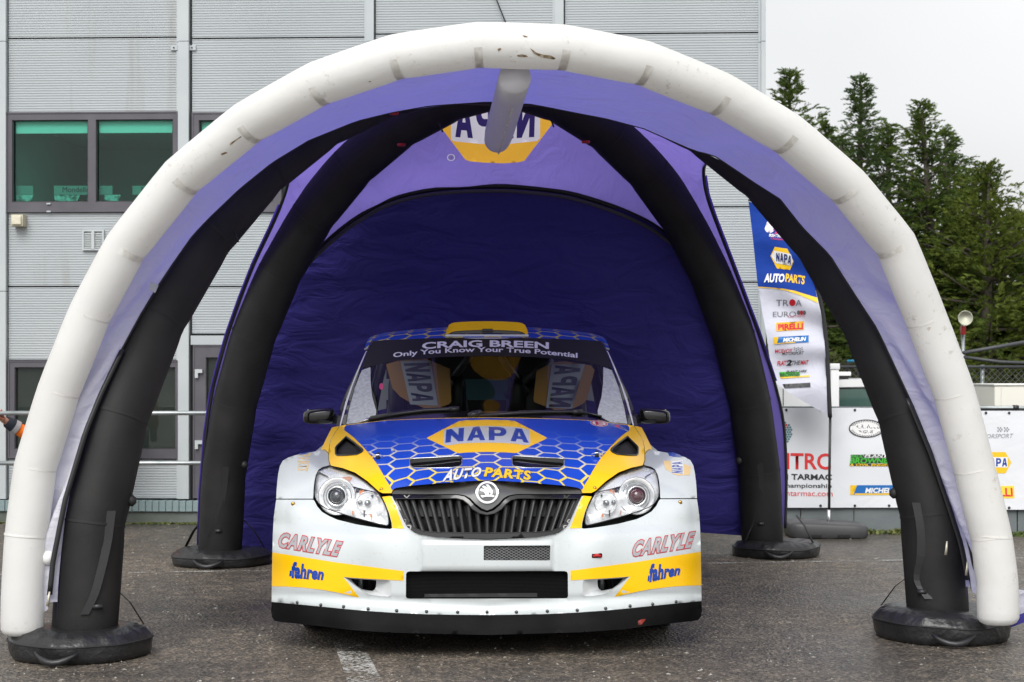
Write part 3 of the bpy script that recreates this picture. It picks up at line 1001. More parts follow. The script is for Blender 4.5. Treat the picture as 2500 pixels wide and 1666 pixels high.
def panel(name, ka, kb, E_):
    it = max(range(len(E_)), key=lambda q: E_[q].z)
    h1 = E_[:it+1]; h2 = E_[it:][::-1]
    sg = 0.04 if name == 'front' else -0.035
    return join(half_panel(ka, h1, E_[it], sg), half_panel(kb, h2, E_[it], sg))
roofs = {}
C4 = lambda x, y: (600+x/2.8, y/2.8)
hexo = [C4(*q) for q in ((1310, 840), (1500, 1092), (1530, 1104), (1640, 1114), (1760, 1118), (1860, 1112), (1905, 1100), (2110, 830), (2010, 700), (1930, 600), (1480, 600), (1400, 720))]
band = [C4(*q) for q in ((1403, 715), (1403, 950), (1420, 966), (1600, 985), (1800, 985), (1990, 965), (2012, 945), (2012, 715))]
rmc = C4(1403, 1078)
rmark = [(rmc[0]+9.5*math.cos(q*0.3142), rmc[1]+8.5*math.sin(q*0.3142)) for q in range(20)]
def proj(p): return (CX+p[0]/p[1]*F, HY+(H-p[2])/p[1]*F)
def rear_panel():
    """the rear roof sheet, drawn in the view plane so the printed mark can be let into it"""
    V, _ = panel('rear', 'RL', 'RR', edge['B'])
    zmin = 1.25
    P = [v for i, v in enumerate(V) if v[2] > zmin][::9]
    E_ = [p for p in edge['B'] if p.z > zmin]
    lega = [leg_pt('RL', R(90)*i/40, LR*0.96) for i in range(41)]; legb = [leg_pt('RR', R(90)*i/40, LR*0.96) for i in range(41)]
    la = [p for p in lega if p.z > E_[0].z][::2]; lb = [p for p in legb if p.z > E_[-1].z][::2]
    Q = P+E_+la+lb
    f = tps([proj(p) for p in Q], [p[1] for p in Q], lam=0.05)
    outl = [proj(p) for p in E_]+[proj(p) for p in lb]+[proj(p) for p in la[::-1]]
    return outl, (lambda u, v, off=0: Wp(u, v, f(u, v)-off))
ro, roof_map = rear_panel()
for nm, ka, kb, kk in (('front', 'FL', 'FR', 'F'), ('rear', 'RL', 'RR', 'B'), ('left', 'FL', 'RL', 'L'), ('right', 'FR', 'RR', 'R')):
    vf = patch(ro, roof_map, [hexo, rmark], step=14) if kk == 'B' else panel(nm, ka, kb, edge[kk])
    roofs[kk] = (vf, add('roof_panel', vf, m_awn if kk == 'F' else m_roof, tent))
    if kk != 'F':
        EE = [Vector(q) for q in spline([tuple(q) for q in edge[kk]], 4)]
        add('piping', tube(EE, 0.018 if kk == 'B' else 0.010, 8), m_webbing, roofs[kk][1])
        if kk == 'B':
            add('piping', tube([p+Vector((0, -0.03, -0.035)) for p in EE[14:-14]], 0.012, 8), M('grey piping', (0.05, 0.05, 0.055), 0.6), roofs[kk][1])
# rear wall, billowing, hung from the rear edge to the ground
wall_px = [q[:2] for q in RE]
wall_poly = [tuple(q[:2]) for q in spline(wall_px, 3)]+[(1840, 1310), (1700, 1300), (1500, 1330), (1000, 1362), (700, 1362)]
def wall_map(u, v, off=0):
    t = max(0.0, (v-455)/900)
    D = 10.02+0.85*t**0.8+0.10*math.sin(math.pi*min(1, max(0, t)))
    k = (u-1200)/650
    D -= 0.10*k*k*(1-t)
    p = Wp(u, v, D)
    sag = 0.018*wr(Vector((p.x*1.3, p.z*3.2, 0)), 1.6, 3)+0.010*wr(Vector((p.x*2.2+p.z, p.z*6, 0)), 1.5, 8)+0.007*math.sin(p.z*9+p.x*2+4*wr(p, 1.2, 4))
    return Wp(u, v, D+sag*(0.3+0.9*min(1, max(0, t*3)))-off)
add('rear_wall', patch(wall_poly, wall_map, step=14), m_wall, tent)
# printed mark on the rear roof panel, seen from inside (reversed)
rp_ = roofs['B'][1]
add('printed_mark', patch(hexo, roof_map, [band], step=10), m_roofy, rp_)
add('printed_band', patch(band, roof_map, step=10), m_roofw, rp_)
GL = {'N': ([(0, 1), (0, 0), (.30, 0), (.70, .52), (.70, 0), (1, 0), (1, 1), (.71, 1), (.30, .46), (.30, 1)], None),
      'A': ([(0, 1), (.32, 0), (.68, 0), (1, 1), (.71, 1), (.65, .80), (.35, .80), (.29, 1)], [(.41, .58), (.5, .25), (.59, .58)]),
      'P': ([(0, 1), (0, 0), (.65, 0), (.84, .05), (.96, .17), (1, .34), (.95, .5), (.83, .62), (.65, .67), (.32, .67), (.32, 1)], [(.32, .22), (.58, .22), (.67, .27), (.68, .36), (.63, .43), (.55, .46), (.32, .46)])}
def heavy(word, quad, mapper, off=0.002, bow=0.0, mirror=False, gap=0.16, step=0.5):
    """the heavy block letters of the mark, cut as polygons"""
    a, b, c, d = [np.array(q, float) for q in quad]
    n = len(word)
    wl = 1/(n+(n-1)*gap)
    parts = []
    for i, ch in enumerate(word):
        o, h = GL[ch]
        x0 = i*wl*(1+gap)
        p, t, _ = patch2d(o, [h] if h else [], step)
        V = []
        for x, y in p:
            X = x0+x*wl
            if mirror: X = 1-X
            q = (a*(1-X)+b*X)*(1-y)+(d*(1-X)+c*X)*y+np.array((0, bow*4*X*(1-X)))
            V.append(mapper(q[0], q[1], off))
        parts.append((V, t))
    return join(*parts)
add('printed_lettering', heavy('NAPA', [C4(1430, 690), C4(1980, 690), C4(1972, 938), C4(1432, 938)], roof_map, 0.028, mirror=True, bow=4, step=0.2), m_roofp, rp_)
for r0, r1 in ((9.5, 7.6),):
    cx, cy = C4(1403, 1078)
    ring = rmark
    hole = [(cx+r1*math.cos(q*0.3142), cy+r1*0.9*math.sin(q*0.3142)) for q in range(20)]
    add('printed_ring', patch(ring, roof_map, [hole], step=6, off=0.0), m_roofw, rp_)
    add('printed_disc', patch(hole, roof_map, step=6), m_roof, rp_)
    add('printed_letter', lettering('R', rect(cx-4, cy-5, cx+4, cy+5), roof_map, 0.016, bold=0.02, mirror=True), m_roofw, rp_)
# mud smear and scuffs on the crown of the white arch
abv = BVHTree.FromPolygons([Vector(v) for v in tube(pts_arch, rad_arch, 32)[0]], tube(pts_arch, rad_arch, 32)[1])
def arch_map(u, v, off=0):
    d = (Wp(u, v, 1)-Vector((0, 0, H))).normalized()
    h = abv.ray_cast(Vector((0, 0, H)), d)
    return (h[0] if h[0] is not None else Wp(u, v, 6.4))-d*off
m_mud = M('dried mud', (0.16, 0.10, 0.045), 0.9, col2=(0.42, 0.36, 0.26), ns=45, lo=0.42, hi=0.62)
for pl_ in ([(1293, 116), (1300, 122), (1312, 130), (1328, 134), (1345, 136), (1357, 143), (1352, 146), (1335, 143), (1318, 139), (1303, 131)],
            [(1262, 135), (1275, 133), (1286, 136), (1290, 140), (1276, 140), (1264, 139)], [(1214, 120), (1222, 117), (1224, 121), (1217, 126)], [(1275, 86), (1285, 88), (1290, 91), (1280, 91)],
            [(560, 352), (568, 346), (580, 338), (590, 332), (588, 336), (574, 346), (562, 356)], [(538, 376), (552, 371), (556, 374), (541, 380)], [(898, 200), (906, 198), (905, 201)]):
    add('mud_smear', patch(pl_, arch_map, step=4, off=0.002), m_mud, arch)
# little red discs clipped to the legs
m_red = M('red plastic', (0.45, 0.01, 0.015), 0.4)
for u, v, D in ((962, 277, 7.9), (980, 354, 9.0), (1430, 347, 8.95)):
    p = Wp(u, v, D)
    add('red_disc', lathe([(0.001, -0.008), (0.022, -0.006), (0.024, 0.006), (0.001, 0.009)], 14, tuple(p)), m_red, tent)
for u, v, D in ((571, 565, 7.33), (1072, 301, 9.0), (1343, 289, 9.0)):
    p = Wp(u, v, D)
    add('toggle_loop', tube([p, p+Vector((0.01, 0, -0.02)), p+Vector((0.02, 0, -0.05))], 0.005, 6), m_webbing, tent)
# hem strap of the side curtain at the right foot
add('side_flap', grid(lambda i, j: Wp(2440+i*75-10*j, 1432+j*62+i*12, 7.1+0.1*i), 6, 6), m_awn, tent)
add('side_flap_hem', grid(lambda i, j: Wp(2458+i*60+10*j, 1512-i*22+j*20, 7.05+0.1*i), 4, 3), m_wall, tent)
add('side_flap', ribbon([edge['L'][i]+Vector((-0.012, 0, 0)) for i in range(8, len(edge['L']))], 0.03, (0.3, 1, 0), 0.003), m_roof, tent)
add('side_flap', ribbon([edge['R'][i]+Vector((0.012, 0, 0)) for i in range(8, len(edge['R'])-3)], 0.03, (0.3, -1, 0), 0.003), m_roof, tent)

# ballast bags round the feet
def bag(label, c, rad, h, sd, torus=False):
    t = thing('ballast_bag', label, 'weight bag', (c[0], c[1], 0), 0, 'ballast bags at the tent feet')
    n = 120
    def f(i, j):
        a = i*2*math.pi
        prof = [(0.0, 0.80), (0.20, 0.84), (0.45, 1.0), (0.70, 1.02), (0.90, 0.90), (0.97, 0.72), (1.0, 0.60), (1.0, 0.45), (0.985, 0.15), (0.95, 0.02), (0.5, 0.005), (0, 0.005)]
        if torus: prof[0] = (0.0, 0.45); prof[1] = (0.25, 0.45); prof[2] = (0.45, 0.85)
        k = j*(len(prof)-1); q = min(int(k), len(prof)-2); fr = k-q
        r = prof[q][0]*(1-fr)+prof[q+1][0]*fr; z = prof[q][1]*(1-fr)+prof[q+1][1]*fr
        nz = noise.noise(Vector((math.cos(a)*2.2+sd, math.sin(a)*2.2, z)))
        pl = abs(math.sin(a*11+sd+2.2*nz))*0.09*math.exp(-((r-0.9)/0.12)**2) if z > 0.62 else 0
        R_ = rad*r*(1+0.035*nz+0.012*math.sin(a*7+sd))
        sagz = h*z*(1+0.16*noise.noise(Vector((math.cos(a)*1.3*r, math.sin(a)*1.3*r, sd))))-pl*h*6*0.12
        return (R_*math.cos(a), R_*math.sin(a), max(0.002, sagz))
    body = add('bag_body', grid(f, n, 33), m_bag, t, True)
    ring = [Vector(f(i/n, 6/11*1.0+0.0))*1.004 for i in range(n+1)]
    add('seam', tube([Vector((q.x, q.y, q.z)) for q in ring], 0.004, 6, False), m_webbing, body, True)
    a0 = -R(95)
    hp = []
    for k in range(9):
        a = a0+R(34)*(k/8-0.5)
        hp.append(Vector((math.cos(a)*(rad+0.012+0.028*math.sin(math.pi*k/8)), math.sin(a)*(rad+0.012+0.028*math.sin(math.pi*k/8)), 0.055-0.035*math.sin(math.pi*k/8))))
    add('handle', tube(hp, [0.006, 0.008, .013, .014, .014, .014, .013, .008, .006], 10), satin_black, t, True)
    for s in (-1, 1):
        a = R(90)+s*R(65 if not torus else 120)
        p0 = Vector((math.cos(a)*rad*0.9, math.sin(a)*rad*0.9, h*0.9)); p1 = Vector((math.cos(a)*0.146, math.sin(a)*0.146, 0.27))
        add('tie_strap', ribbon([p0, p0.lerp(p1, .5)+Vector((0, 0, .02)), p1], 0.028, (-math.sin(a), math.cos(a), 0)), m_webbing, t, True)
    return t
bag('flat round black ballast bag under the near left tent leg', (-1.845, 6.95), 0.295, 0.125, 1)
bag('creased black ballast bag under the near right tent leg', (1.965, 7.42), 0.305, 0.14, 4)
bag('black ballast bag with puckered rim under the far left tent leg', (-1.84, 10.27), 0.31, 0.10, 7)
bag('ring shaped black ballast bag under the far right tent leg', (1.746, 10.75), 0.29, 0.105, 9, True)

# ================================================================== rally car
CA, CY0 = 1189.0, 6.9       # picture column of the car's axis, distance of its nose
ROLL = 0.0082
car_yaw = math.atan((CX-CA)/F)
car = thing('rally_car', 'white, blue and yellow rally hatchback with honeycomb bonnet parked nose out under the tent', 'car',
            (-CY0*math.sin(car_yaw), CY0*math.cos(car_yaw), 0), car_yaw)
def k3(x, y): return _ab(640+x/3.267, 1080+y/3.267)
def k4(x, y): return _ab(1140+x/3.267, 1080+y/3.267)
def k1(x, y): return _ab(640+x/3.92, 760+y/3.92)
def k2(x, y): return _ab(1140+x/3.92, 760+y/3.92)
def k8(x, y): return _ab(840+x/3.268, 770+y/3.268)
def k7(x, y): return _ab(600+x/3.361, 1400+y/3.361)
def kh(x, y): return _ab(750+x/8.712, 1120+y/8.712)
def ke(x, y): return _ab(1130+x/12.06, 1160+y/12.06)
def _ab(u, v): return (u-CA-ROLL*(v-HY-350), v-HY+ROLL*(u-CA))
def K(f, *p): return [f(*q) for q in p]
def mir(p): return [(-a, b) for a, b in p][::-1]
def P3(a, b, y):
    D = CY0+y
    return Vector((a/F*D, y, H-b/F*D))
def surf(fn):
    def f(a, b, off=0.0): return P3(a, b, fn(a, b)-off)
    return f
def ctl(pts):
    P, V = [], []
    for a, b, y in pts:
        P.append((a, b)); V.append(y)
        if abs(a) > 1: P.append((-a, b)); V.append(y)
    return P, V
# front face: bumper, lamps and wheel flares
front_pts = [(0, 587, 0.0), (0, 500, 0.0), (0, 420, 0.005), (0, 330, 0.035), (0, 270, 0.07), (0, 650, -0.02), (-289, 574, 0.055), (-289, 480, 0.055), (-289, 400, 0.06), (-150, 587, 0.012), (-150, 420, 0.015),
             (-420, 570, 0.135), (-420, 470, 0.14), (-420, 385, 0.165), (-480, 470, 0.215), (-480, 385, 0.235), (-480, 560, 0.21), (-523, 555, 0.31), (-524, 440, 0.31), (-520, 360, 0.33), (-514, 308, 0.36), (-465, 308, 0.27), (-545, 440, 0.42), (-545, 560, 0.42), (-540, 640, 0.4),
             (-234, 377, 0.07), (-258, 289, 0.14), (-230, 320, 0.085), (-340, 340, 0.16), (-422, 313, 0.245), (-411, 235, 0.42), (-340, 260, 0.26), (-396, 186, 0.80), (-450, 190, 0.76), (-497, 212, 0.70), (-512, 265, 0.50), (-455, 245, 0.46), (-535, 300, 0.5), (-530, 220, 0.8), (-300, 640, 0.03)]
f_front = tps(*ctl(front_pts), lam=0.002)
hood_pts = [(0, 258, 0.085), (0, 240, 0.16), (0, 215, 0.29), (0, 178, 0.50), (0, 140, 0.74), (0, 106, 1.0), (-150, 262, 0.095), (-231, 284, 0.12), (-150, 185, 0.49), (-150, 108, 1.0), (-258, 289, 0.145), (-300, 262, 0.22), (-340, 245, 0.29), (-400, 232, 0.42), (-319, 213, 0.40), (-260, 235, 0.28), (-260, 190, 0.5),
            (-337, 180, 0.57), (-396, 186, 0.78), (-386, 215, 0.52), (-346, 128, 1.09), (-260, 118, 1.04), (-260, 150, 0.76), (-383, 138, 1.10), (-345, 150, 0.86), (-385, 160, 0.93), (-410, 188, 0.80)]
f_hood = tps(*ctl(hood_pts), lam=0.001)
def sstep(x, a, b):
    t = max(0, min(1, (x-a)/(b-a)))
    return t*t*(3-2*t)
plate = (-157, 411, 157, 477)
def f_bumper(a, b):
    y = f_front(a, b)
    # rounded plate field stands a little proud; swage under the lamps; lip under the intake
    dx = max(abs(a)-157, 0); dy = max(abs(b-444)-33, 0)
    d = math.hypot(dx, dy)
    y -= 0.006*(1-sstep(d, 0, 5))-0.007*math.exp(-((d-5)/2.4)**2)
    crease = 372-0.028*(abs(a)-300)+0.035*max(0, 380-abs(a))
    y -= 0.022*sstep(b, crease-4, crease+22)*sstep(abs(a), 170, 260)
    y += 0.012*sstep(b, 552-0.06*abs(a), 566-0.06*abs(a))-0.016*sstep(b, 566-0.06*abs(a), 580-0.06*abs(a))
    return y
mf, mh, mb = surf(f_front), surf(f_hood), surf(f_bumper)

# ---- bumper outline (left half from the grille down round the corner to the splitter)
bl = K(k3, (1794, 778), (1500, 768), (1330, 752), (1220, 727), (1160, 682), (1125, 620), (1080, 520), (1036, 436), (960, 441), (985, 500), (1012, 570), (1034, 650), (1038, 692), (1022, 698), (950, 692), (850, 678), (750, 662), (600, 626), (540, 600), (480, 566), (440, 520), (420, 480), (408, 468), (115, 470),
       (108, 520), (98, 600), (94, 660), (90, 760), (88, 880), (86, 1020), (85, 1160), (85, 1283), (290, 1303), (480, 1320), (660, 1337), (850, 1353), (1080, 1367), (1320, 1376), (1560, 1379), (1794, 1379))
bl[0] = (0, bl[0][1]); bl[-1] = (0, bl[-1][1])
bumper_out = bl+mir(bl)[1:-1]
int_l = K(k3, (1794, 1030), (1400, 1031), (1180, 1034), (1160, 1040), (1152, 1056), (1152, 1235), (1160, 1248), (1180, 1252), (1794, 1248))
int_l[0] = (0, int_l[0][1]); int_l[-1] = (0, int_l[-1][1])
intake = int_l+mir(int_l)[1:-1]
duct = K(k3, (665, 1085), (800, 1094), (1000, 1104), (1028, 1110), (1034, 1130), (1034, 1225), (1020, 1236), (940, 1234), (870, 1224), (800, 1190), (740, 1145), (700, 1115))
duct_in = K(k3, (712, 1096), (800, 1100), (880, 1104), (912, 1106), (916, 1115), (914, 1158), (905, 1178), (885, 1192), (850, 1188), (800, 1178), (762, 1152), (730, 1120))
vent = K(k4, (140, 826), (662, 820), (667, 826), (666, 934), (660, 940), (142, 942), (136, 936), (136, 832))
slot = K(k4, (1000, 886), (1075, 880), (1083, 886), (1083, 908), (1075, 916), (1005, 920), (998, 912))
ridge = [(-162, 406), (162, 406), (162, 482), (-162, 482)]
ridge2 = [(-157, 411), (157, 411), (157, 477), (-157, 477)]
bumper = add('bumper', patch(bumper_out, mb, [intake, duct, mir(duct), vent, slot], step=11, rim=0.035, extra=[ridge, ridge2, [(-167, 401), (167, 401), (167, 487), (-167, 487)]]), paint_white, car, True)
# ---- painted band and wedges on the bumper
yb = K(k3, (88, 890), (300, 921), (600, 967), (900, 1004), (1131, 1032), (1131, 1108), (1040, 1104), (800, 1092), (652, 1082), (690, 1128), (740, 1194), (786, 1250), (700, 1226), (600, 1205), (500, 1187), (330, 1168), (200, 1161), (86, 1160))
wd = K(k3, (957, 442), (1022, 434), (1048, 480), (1132, 694), (1040, 692), (1037, 650), (1012, 562), (985, 498))
for p, q in ((yb, wd), (mir(yb), mir(wd))):
    add('yellow_band', patch(p, mb, step=11, off=0.0018), paint_yellow, bumper, True)
    add('yellow_wedge', patch(q, mb, step=11, off=0.0018), paint_yellow, bumper, True)
# ---- fog lamp ducts: white funnels ending in a dark opening
def funnel(outer, inner, dep):
    n = len(outer)
    V = [mb(a, b, 0.001) for a, b in outer]+[P3(a, b, f_bumper(a, b)+dep) for a, b in inner]+[P3(a, b, f_bumper(a, b)+dep+0.05) for a, b in inner]
    return V, [(i, (i+1) % n, n+(i+1) % n, n+i) for i in range(n)]+[(n+i, n+(i+1) % n, 2*n+(i+1) % n, 2*n+i) for i in range(n)]
m_duct = M('duct white', (0.62, 0.64, 0.65), 0.4, col2=(0.5, 0.51, 0.52), ns=12)
for o_, i_ in ((duct, duct_in), (mir(duct), mir(duct_in))):
    add('fog_duct', funnel(o_, i_, 0.05), m_duct, bumper, True, sharp=40)
    ca = sum(p[0] for p in i_)/len(i_); cb = sum(p[1] for p in i_)/len(i_)
    c = P3(ca, cb, 0.28)
    add('duct_hose', tube([c+Vector((0.01, 0.0, -0.05)), c+Vector((0.012, 0.02, 0)), c+Vector((-0.01, 0.0, 0.06))], 0.016, 10), rubber, bumper, True)
    add('duct_bracket', rbox(c.x-0.035, c.x-0.015, c.y-0.03, c.y+0.02, c.z-0.02, c.z+0.05, 0.004), steel, bumper, True)
# ---- radiator behind the lower intake
ry = 0.09
def recessed(poly, dep, fn=f_bumper): return [P3(a, b, fn(a, b)+dep) for a, b in poly]
def flatface(poly, dep, step=20, fn=None):
    fn = fn or f_bumper
    return patch(poly, surf(lambda a, b: fn(a, b)+dep), step=step)
m_rad = M('radiator core', (0.012, 0.012, 0.013), 0.35, bs=1, bstr=0.0)
def ribbed(name, col, scale, axis=2, rough=0.4):
    m, nt, p = base(name)
    p.inputs['Base Color'].default_value = c4(col); p.inputs['Roughness'].default_value = rough
    tcn = nt.nodes.new('ShaderNodeTexCoord'); sp = nt.nodes.new('ShaderNodeSeparateXYZ')
    nt.links.new(tcn.outputs['Object'], sp.inputs[0])
    e = E(nt, sp.outputs[axis])*scale
    e = (e.mod(1.0)-0.5).abs()
    bump(nt, p, e.k, 0.6, 0.004)
    return m
m_rad = ribbed('radiator fins', (0.003, 0.003, 0.0033), 170, 2, 0.75)
m_rad.node_tree.nodes['Principled BSDF'].inputs['Specular IOR Level'].default_value = 0.12
add('radiator', flatface([(a*1.02, b+(3 if b > 500 else -3)) for a, b in intake], 0.032), m_rad, bumper, True)
lipz = K(k3, (1300, 1214), (1794, 1206)); 
la, lb = lipz[0], lipz[1]
pan = [(la[0], la[1]), (0, lb[1]), (-la[0]-30, la[1]-2), (-la[0]-30, la[1]+8), (0, lb[1]+9), (la[0], la[1]+8)]
add('radiator_lip', patch(pan, surf(lambda a, b: f_bumper(a, b)+0.022), step=20, rim=0.01), M('lip grey', (0.03, 0.03, 0.032), 0.7, spec=0.2), bumper, True)
m_mesh = None
def mesh_mat():
    m, nt, p = base('wire mesh')
    tcn = nt.nodes.new('ShaderNodeTexCoord'); sp = nt.nodes.new('ShaderNodeSeparateXYZ')
    nt.links.new(tcn.outputs['Object'], sp.inputs[0])
    x = E(nt, sp.outputs[0])*48; z = E(nt, sp.outputs[2])*85
    a = ((x+z).mod(1.0)-0.5).abs(); b = ((x-z).mod(1.0)-0.5).abs()
    e = a.max(b).step(0.36, 0.44)
    nt.links.new(mixc(nt, e, (0.004, 0.004, 0.005), (0.22, 0.225, 0.23)), p.inputs['Base Color'])
    p.inputs['Roughness'].default_value = 0.35
    bump(nt, p, e.k, 0.7, 0.004)
    return m
add('mesh_vent', flatface([(a*1.01, b) for a, b in vent], 0.014), mesh_mat(), bumper, True)
sc_ = k4(1040, 902)
add('tow_hook', tube([P3(sc_[0]-9, sc_[1]+1, 0.0+f_bumper(*sc_)), P3(sc_[0], sc_[1]-2, f_bumper(*sc_)-0.004), P3(sc_[0]+10, sc_[1]+1, f_bumper(*sc_))], 0.007, 8), m_red, bumper, True)
for q in (k3(250, 501), k4(1702, 468)):
    c = mb(*q)
    add('fastener', lathe([(0.009, 0.0), (0.009, -0.005), (0.004, -0.008), (0.001, -0.008)], 10, c, 'Y'), brass, bumper, True)
# ---- splitter with rivets
sp_l = K(k3, (1794, 1378), (1560, 1378), (1320, 1375), (1080, 1366), (850, 1352), (660, 1336), (480, 1319), (290, 1302), (88, 1286))+K(k7, (222, 262), (218, 320), (226, 372), (250, 402), (310, 412), (520, 430), (850, 470), (1000, 480), (1172, 490), (1186, 482), (1200, 492), (1600, 500), (1979, 503))
sp_l[0] = (0, sp_l[0][1]); sp_l[-1] = (0, sp_l[-1][1]+1)
spl = sp_l+mir(sp_l)[1:-1]
def f_split(a, b): return f_bumper(a, b)-0.014-0.020*sstep(b, 590-0.1*abs(a), 640-0.1*abs(a))
m_split = M('scuffed black splitter', (0.004, 0.004, 0.0045), 0.55, spec=0.06, col2=(0.009, 0.009, 0.0095), ns=5, bs=9, bstr=0.12)
split = add('splitter', patch(spl, surf(f_split), step=12, rim=0.06), m_split, car, True)
rvl = K(k7, (433, 248), (625, 267), (811, 280), (1012, 298), (1245, 311), (1491, 316), (1745, 320))
m_rivet = M('dark rivet', (0.09, 0.09, 0.095), 0.35, metal=0.6)
for q in rvl+mir(rvl)+[(0, 580.5)]:
    add('rivet', lathe([(0.0075, 0.0), (0.007, -0.003), (0.004, -0.0055), (0.0005, -0.006)], 10, mb(*q), 'Y'), m_rivet, bumper, True)
add('scrape', patch(K(k4, (1370, 1420), (1400, 1405), (1435, 1402), (1420, 1425), (1400, 1448), (1375, 1450)), surf(f_split), step=8, off=0.0015), M('red scrape', (0.25, 0.02, 0.01), 0.6, col2=(0.03, 0.02, 0.02), ns=40), split, True)

# ---- bonnet
hl = K(k1, (2152, 1016), (1800, 1024), (1500, 1034), (1200, 1050), (1000, 1072), (800, 1098), (738, 1110), (692, 1180), (655, 1245), (642, 1310), (638, 1380), (638, 1440), (656, 1488))+K(k3, (548, 196), (640, 214), (740, 250), (840, 318), (930, 398), (960, 412), (1030, 412), (1040, 388), (1062, 368), (1180, 347), (1400, 327), (1640, 308), (1794, 300))
hl[0] = (0, hl[0][1]); hl[-1] = (0, hl[-1][1])
hood_out = hl+mir(hl)[1:-1]
hslot = K(k3, (1172, 140), (1200, 134), (1380, 124), (1540, 112), (1580, 112), (1592, 122), (1588, 180), (1570, 195), (1500, 206), (1300, 210), (1200, 208), (1178, 190))
hduct = K(k1, (800, 1213), (870, 1262), (950, 1325), (958, 1342), (945, 1360), (900, 1382), (800, 1390), (720, 1392), (702, 1378), (700, 1320), (712, 1300), (750, 1262))
hood = add('bonnet', patch(hood_out, mh, [hslot, mir(hslot), hduct, mir(hduct)], step=11, rim=0.02), paint_yellow, car, True)

def honeycomb(name, W, Hh, x0, y0, lw, cols, fade):
    """blue field with a hexagon net; line colour runs yellow - cream - blue along the car"""
    m, nt, p = base(name)
    tcn = nt.nodes.new('ShaderNodeTexCoord'); sp = nt.nodes.new('ShaderNodeSeparateXYZ')
    nt.links.new(tcn.outputs['Object'], sp.inputs[0])
    X, Y = E(nt, sp.outputs[0]), E(nt, sp.outputs[1])
    # unit hexagons, flat edges front and rear
    q = (X-x0)/W*1.1547*0.8660254/0.8660254
    pv = (Y-y0)/Hh
    R3 = 1.7320508
    def cell(sx, sy):
        a = (pv+sx).mod(1.0)-0.5; b = (q*1.0+sy).mod(R3)-R3/2
        return a, b
    a0, b0 = cell(0.0, 0.0); a1, b1 = cell(0.5, R3/2)
    s = (a0*a0+b0*b0).lt(a1*a1+b1*b1)
    ga = (a0*s+a1*(s*-1+1)).abs(); gb = (b0*s+b1*(s*-1+1)).abs()
    hd = (ga*0.5+gb*0.8660254).max(ga)
    line = hd.step(0.5-lw-0.012, 0.5-lw+0.012)
    edge_ = hd.step(0.5-lw-0.035, 0.5-lw-0.01)
    if fade:
        t1 = Y.step(fade[0], fade[1]); t2 = Y.step(fade[2], fade[3])
        lc = mixc(nt, t1, cols[0], cols[1]); lc = mixc(nt, t2, lc, cols[2])
    else: lc = cols[0]
    c = mixc(nt, line, (0.001, 0.062, 0.52), lc)
    if fade:
        c = mixc(nt, Y.step(fade[3]-0.05, fade[3]+0.15), c, (0.001, 0.052, 0.46))
    nt.links.new(c, p.inputs['Base Color'])
    p.inputs['Roughness'].default_value = 0.3; p.inputs['Coat Weight'].default_value = 0.15; p.inputs['Coat Roughness'].default_value = 0.04
    return m
m_hex = honeycomb('honeycomb wrap', 0.126, 0.106, 0.0, 0.02, 0.052, [(0.80, 0.62, 0.04), (0.62, 0.58, 0.47), (0.05, 0.13, 0.50)], (0.15, 0.38, 0.42, 0.70))
bu = K(k1, (2152, 1021), (1800, 1029), (1500, 1039), (1200, 1054), (1000, 1077), (800, 1104), (784, 1120), (780, 1150), (830, 1185), (880, 1225), (960, 1305), (1040, 1395), (1100, 1475), (1150, 1560))+K(k3, (985, 303), (1012, 345), (1034, 388), (1064, 371), (1180, 351), (1400, 331), (1640, 312), (1794, 304))
bu[0] = (0, bu[0][1]); bu[-1] = (0, bu[-1][1])
add('honeycomb_wrap', patch(bu+mir(bu)[1:-1], mh, [hslot, mir(hslot)], step=11, off=0.0015), m_hex, hood, True)
# slots and corner ducts in the bonnet
def pocket(poly, fn, dep, lift, holes=()):
    """walls and sloping floor of an opening"""
    n = len(poly)
    bb = [p[1] for p in poly]; b0, b1 = min(bb), max(bb)
    V = [P3(a, b, fn(a, b)+0.001) for a, b in poly]
    W_ = []
    for a, b in poly:
        t = (b-b0)/(b1-b0)
        p = P3(a, b, fn(a, b))
        W_.append(Vector((p.x, p.y, p.z-dep*(1-t)-lift*t)))
    c = sum(W_, Vector())/n
    return V+W_+[c], [(i, (i+1) % n, n+(i+1) % n, n+i) for i in range(n)]+[(n+i, n+(i+1) % n, 2*n) for i in range(n)]
for i_, (s_, d_) in enumerate(((hslot, hduct), (mir(hslot), mir(hduct)))):
    add('bonnet_slot', pocket(s_, f_hood, 0.012, 0.05), gloss_black, hood, True, sharp=30)
    cs = [mh(a, b, 0.004) for a, b in densify(s_, 8)]
    add('slot_lip', tube(cs+cs[:1], 0.0028, 6, False), alu, hood, True)
    add('corner_duct', pocket(d_, f_hood, 0.03, 0.05), gloss_black, hood, True, sharp=30)
    cs = [mh(a, b, 0.004) for a, b in densify(d_, 8)]
    add('duct_trim', tube(cs+cs[:1], 0.0045, 6, False), satin_black, hood, True)
    ci = [mh(a*0.985+0.015*sum(p[0] for p in d_)/len(d_), b, 0.006) for a, b in densify(d_[:6] if i_ == 0 else d_[-6:], 8)][:-1]
    add('duct_trim', tube(ci[:10], 0.0025, 6, False), alu, hood, True)
for q in (k1(1105, 1420), k2(1240, 1385)):
    c = mh(*q)
    pin = add('bonnet_pin', tube([c-Vector((0, 0, 0.01)), c+Vector((0, -0.005, 0.028))], [0.011, 0.007], 10), satin_black, hood, True)
    add('pin_ring', tube([c+Vector((0.024*math.cos(t*0.5236), -0.012*math.sin(t*0.5236), 0.008+0.010*math.sin(t*0.5236))) for t in range(13)], 0.003, 6, False), chrome, pin, True)
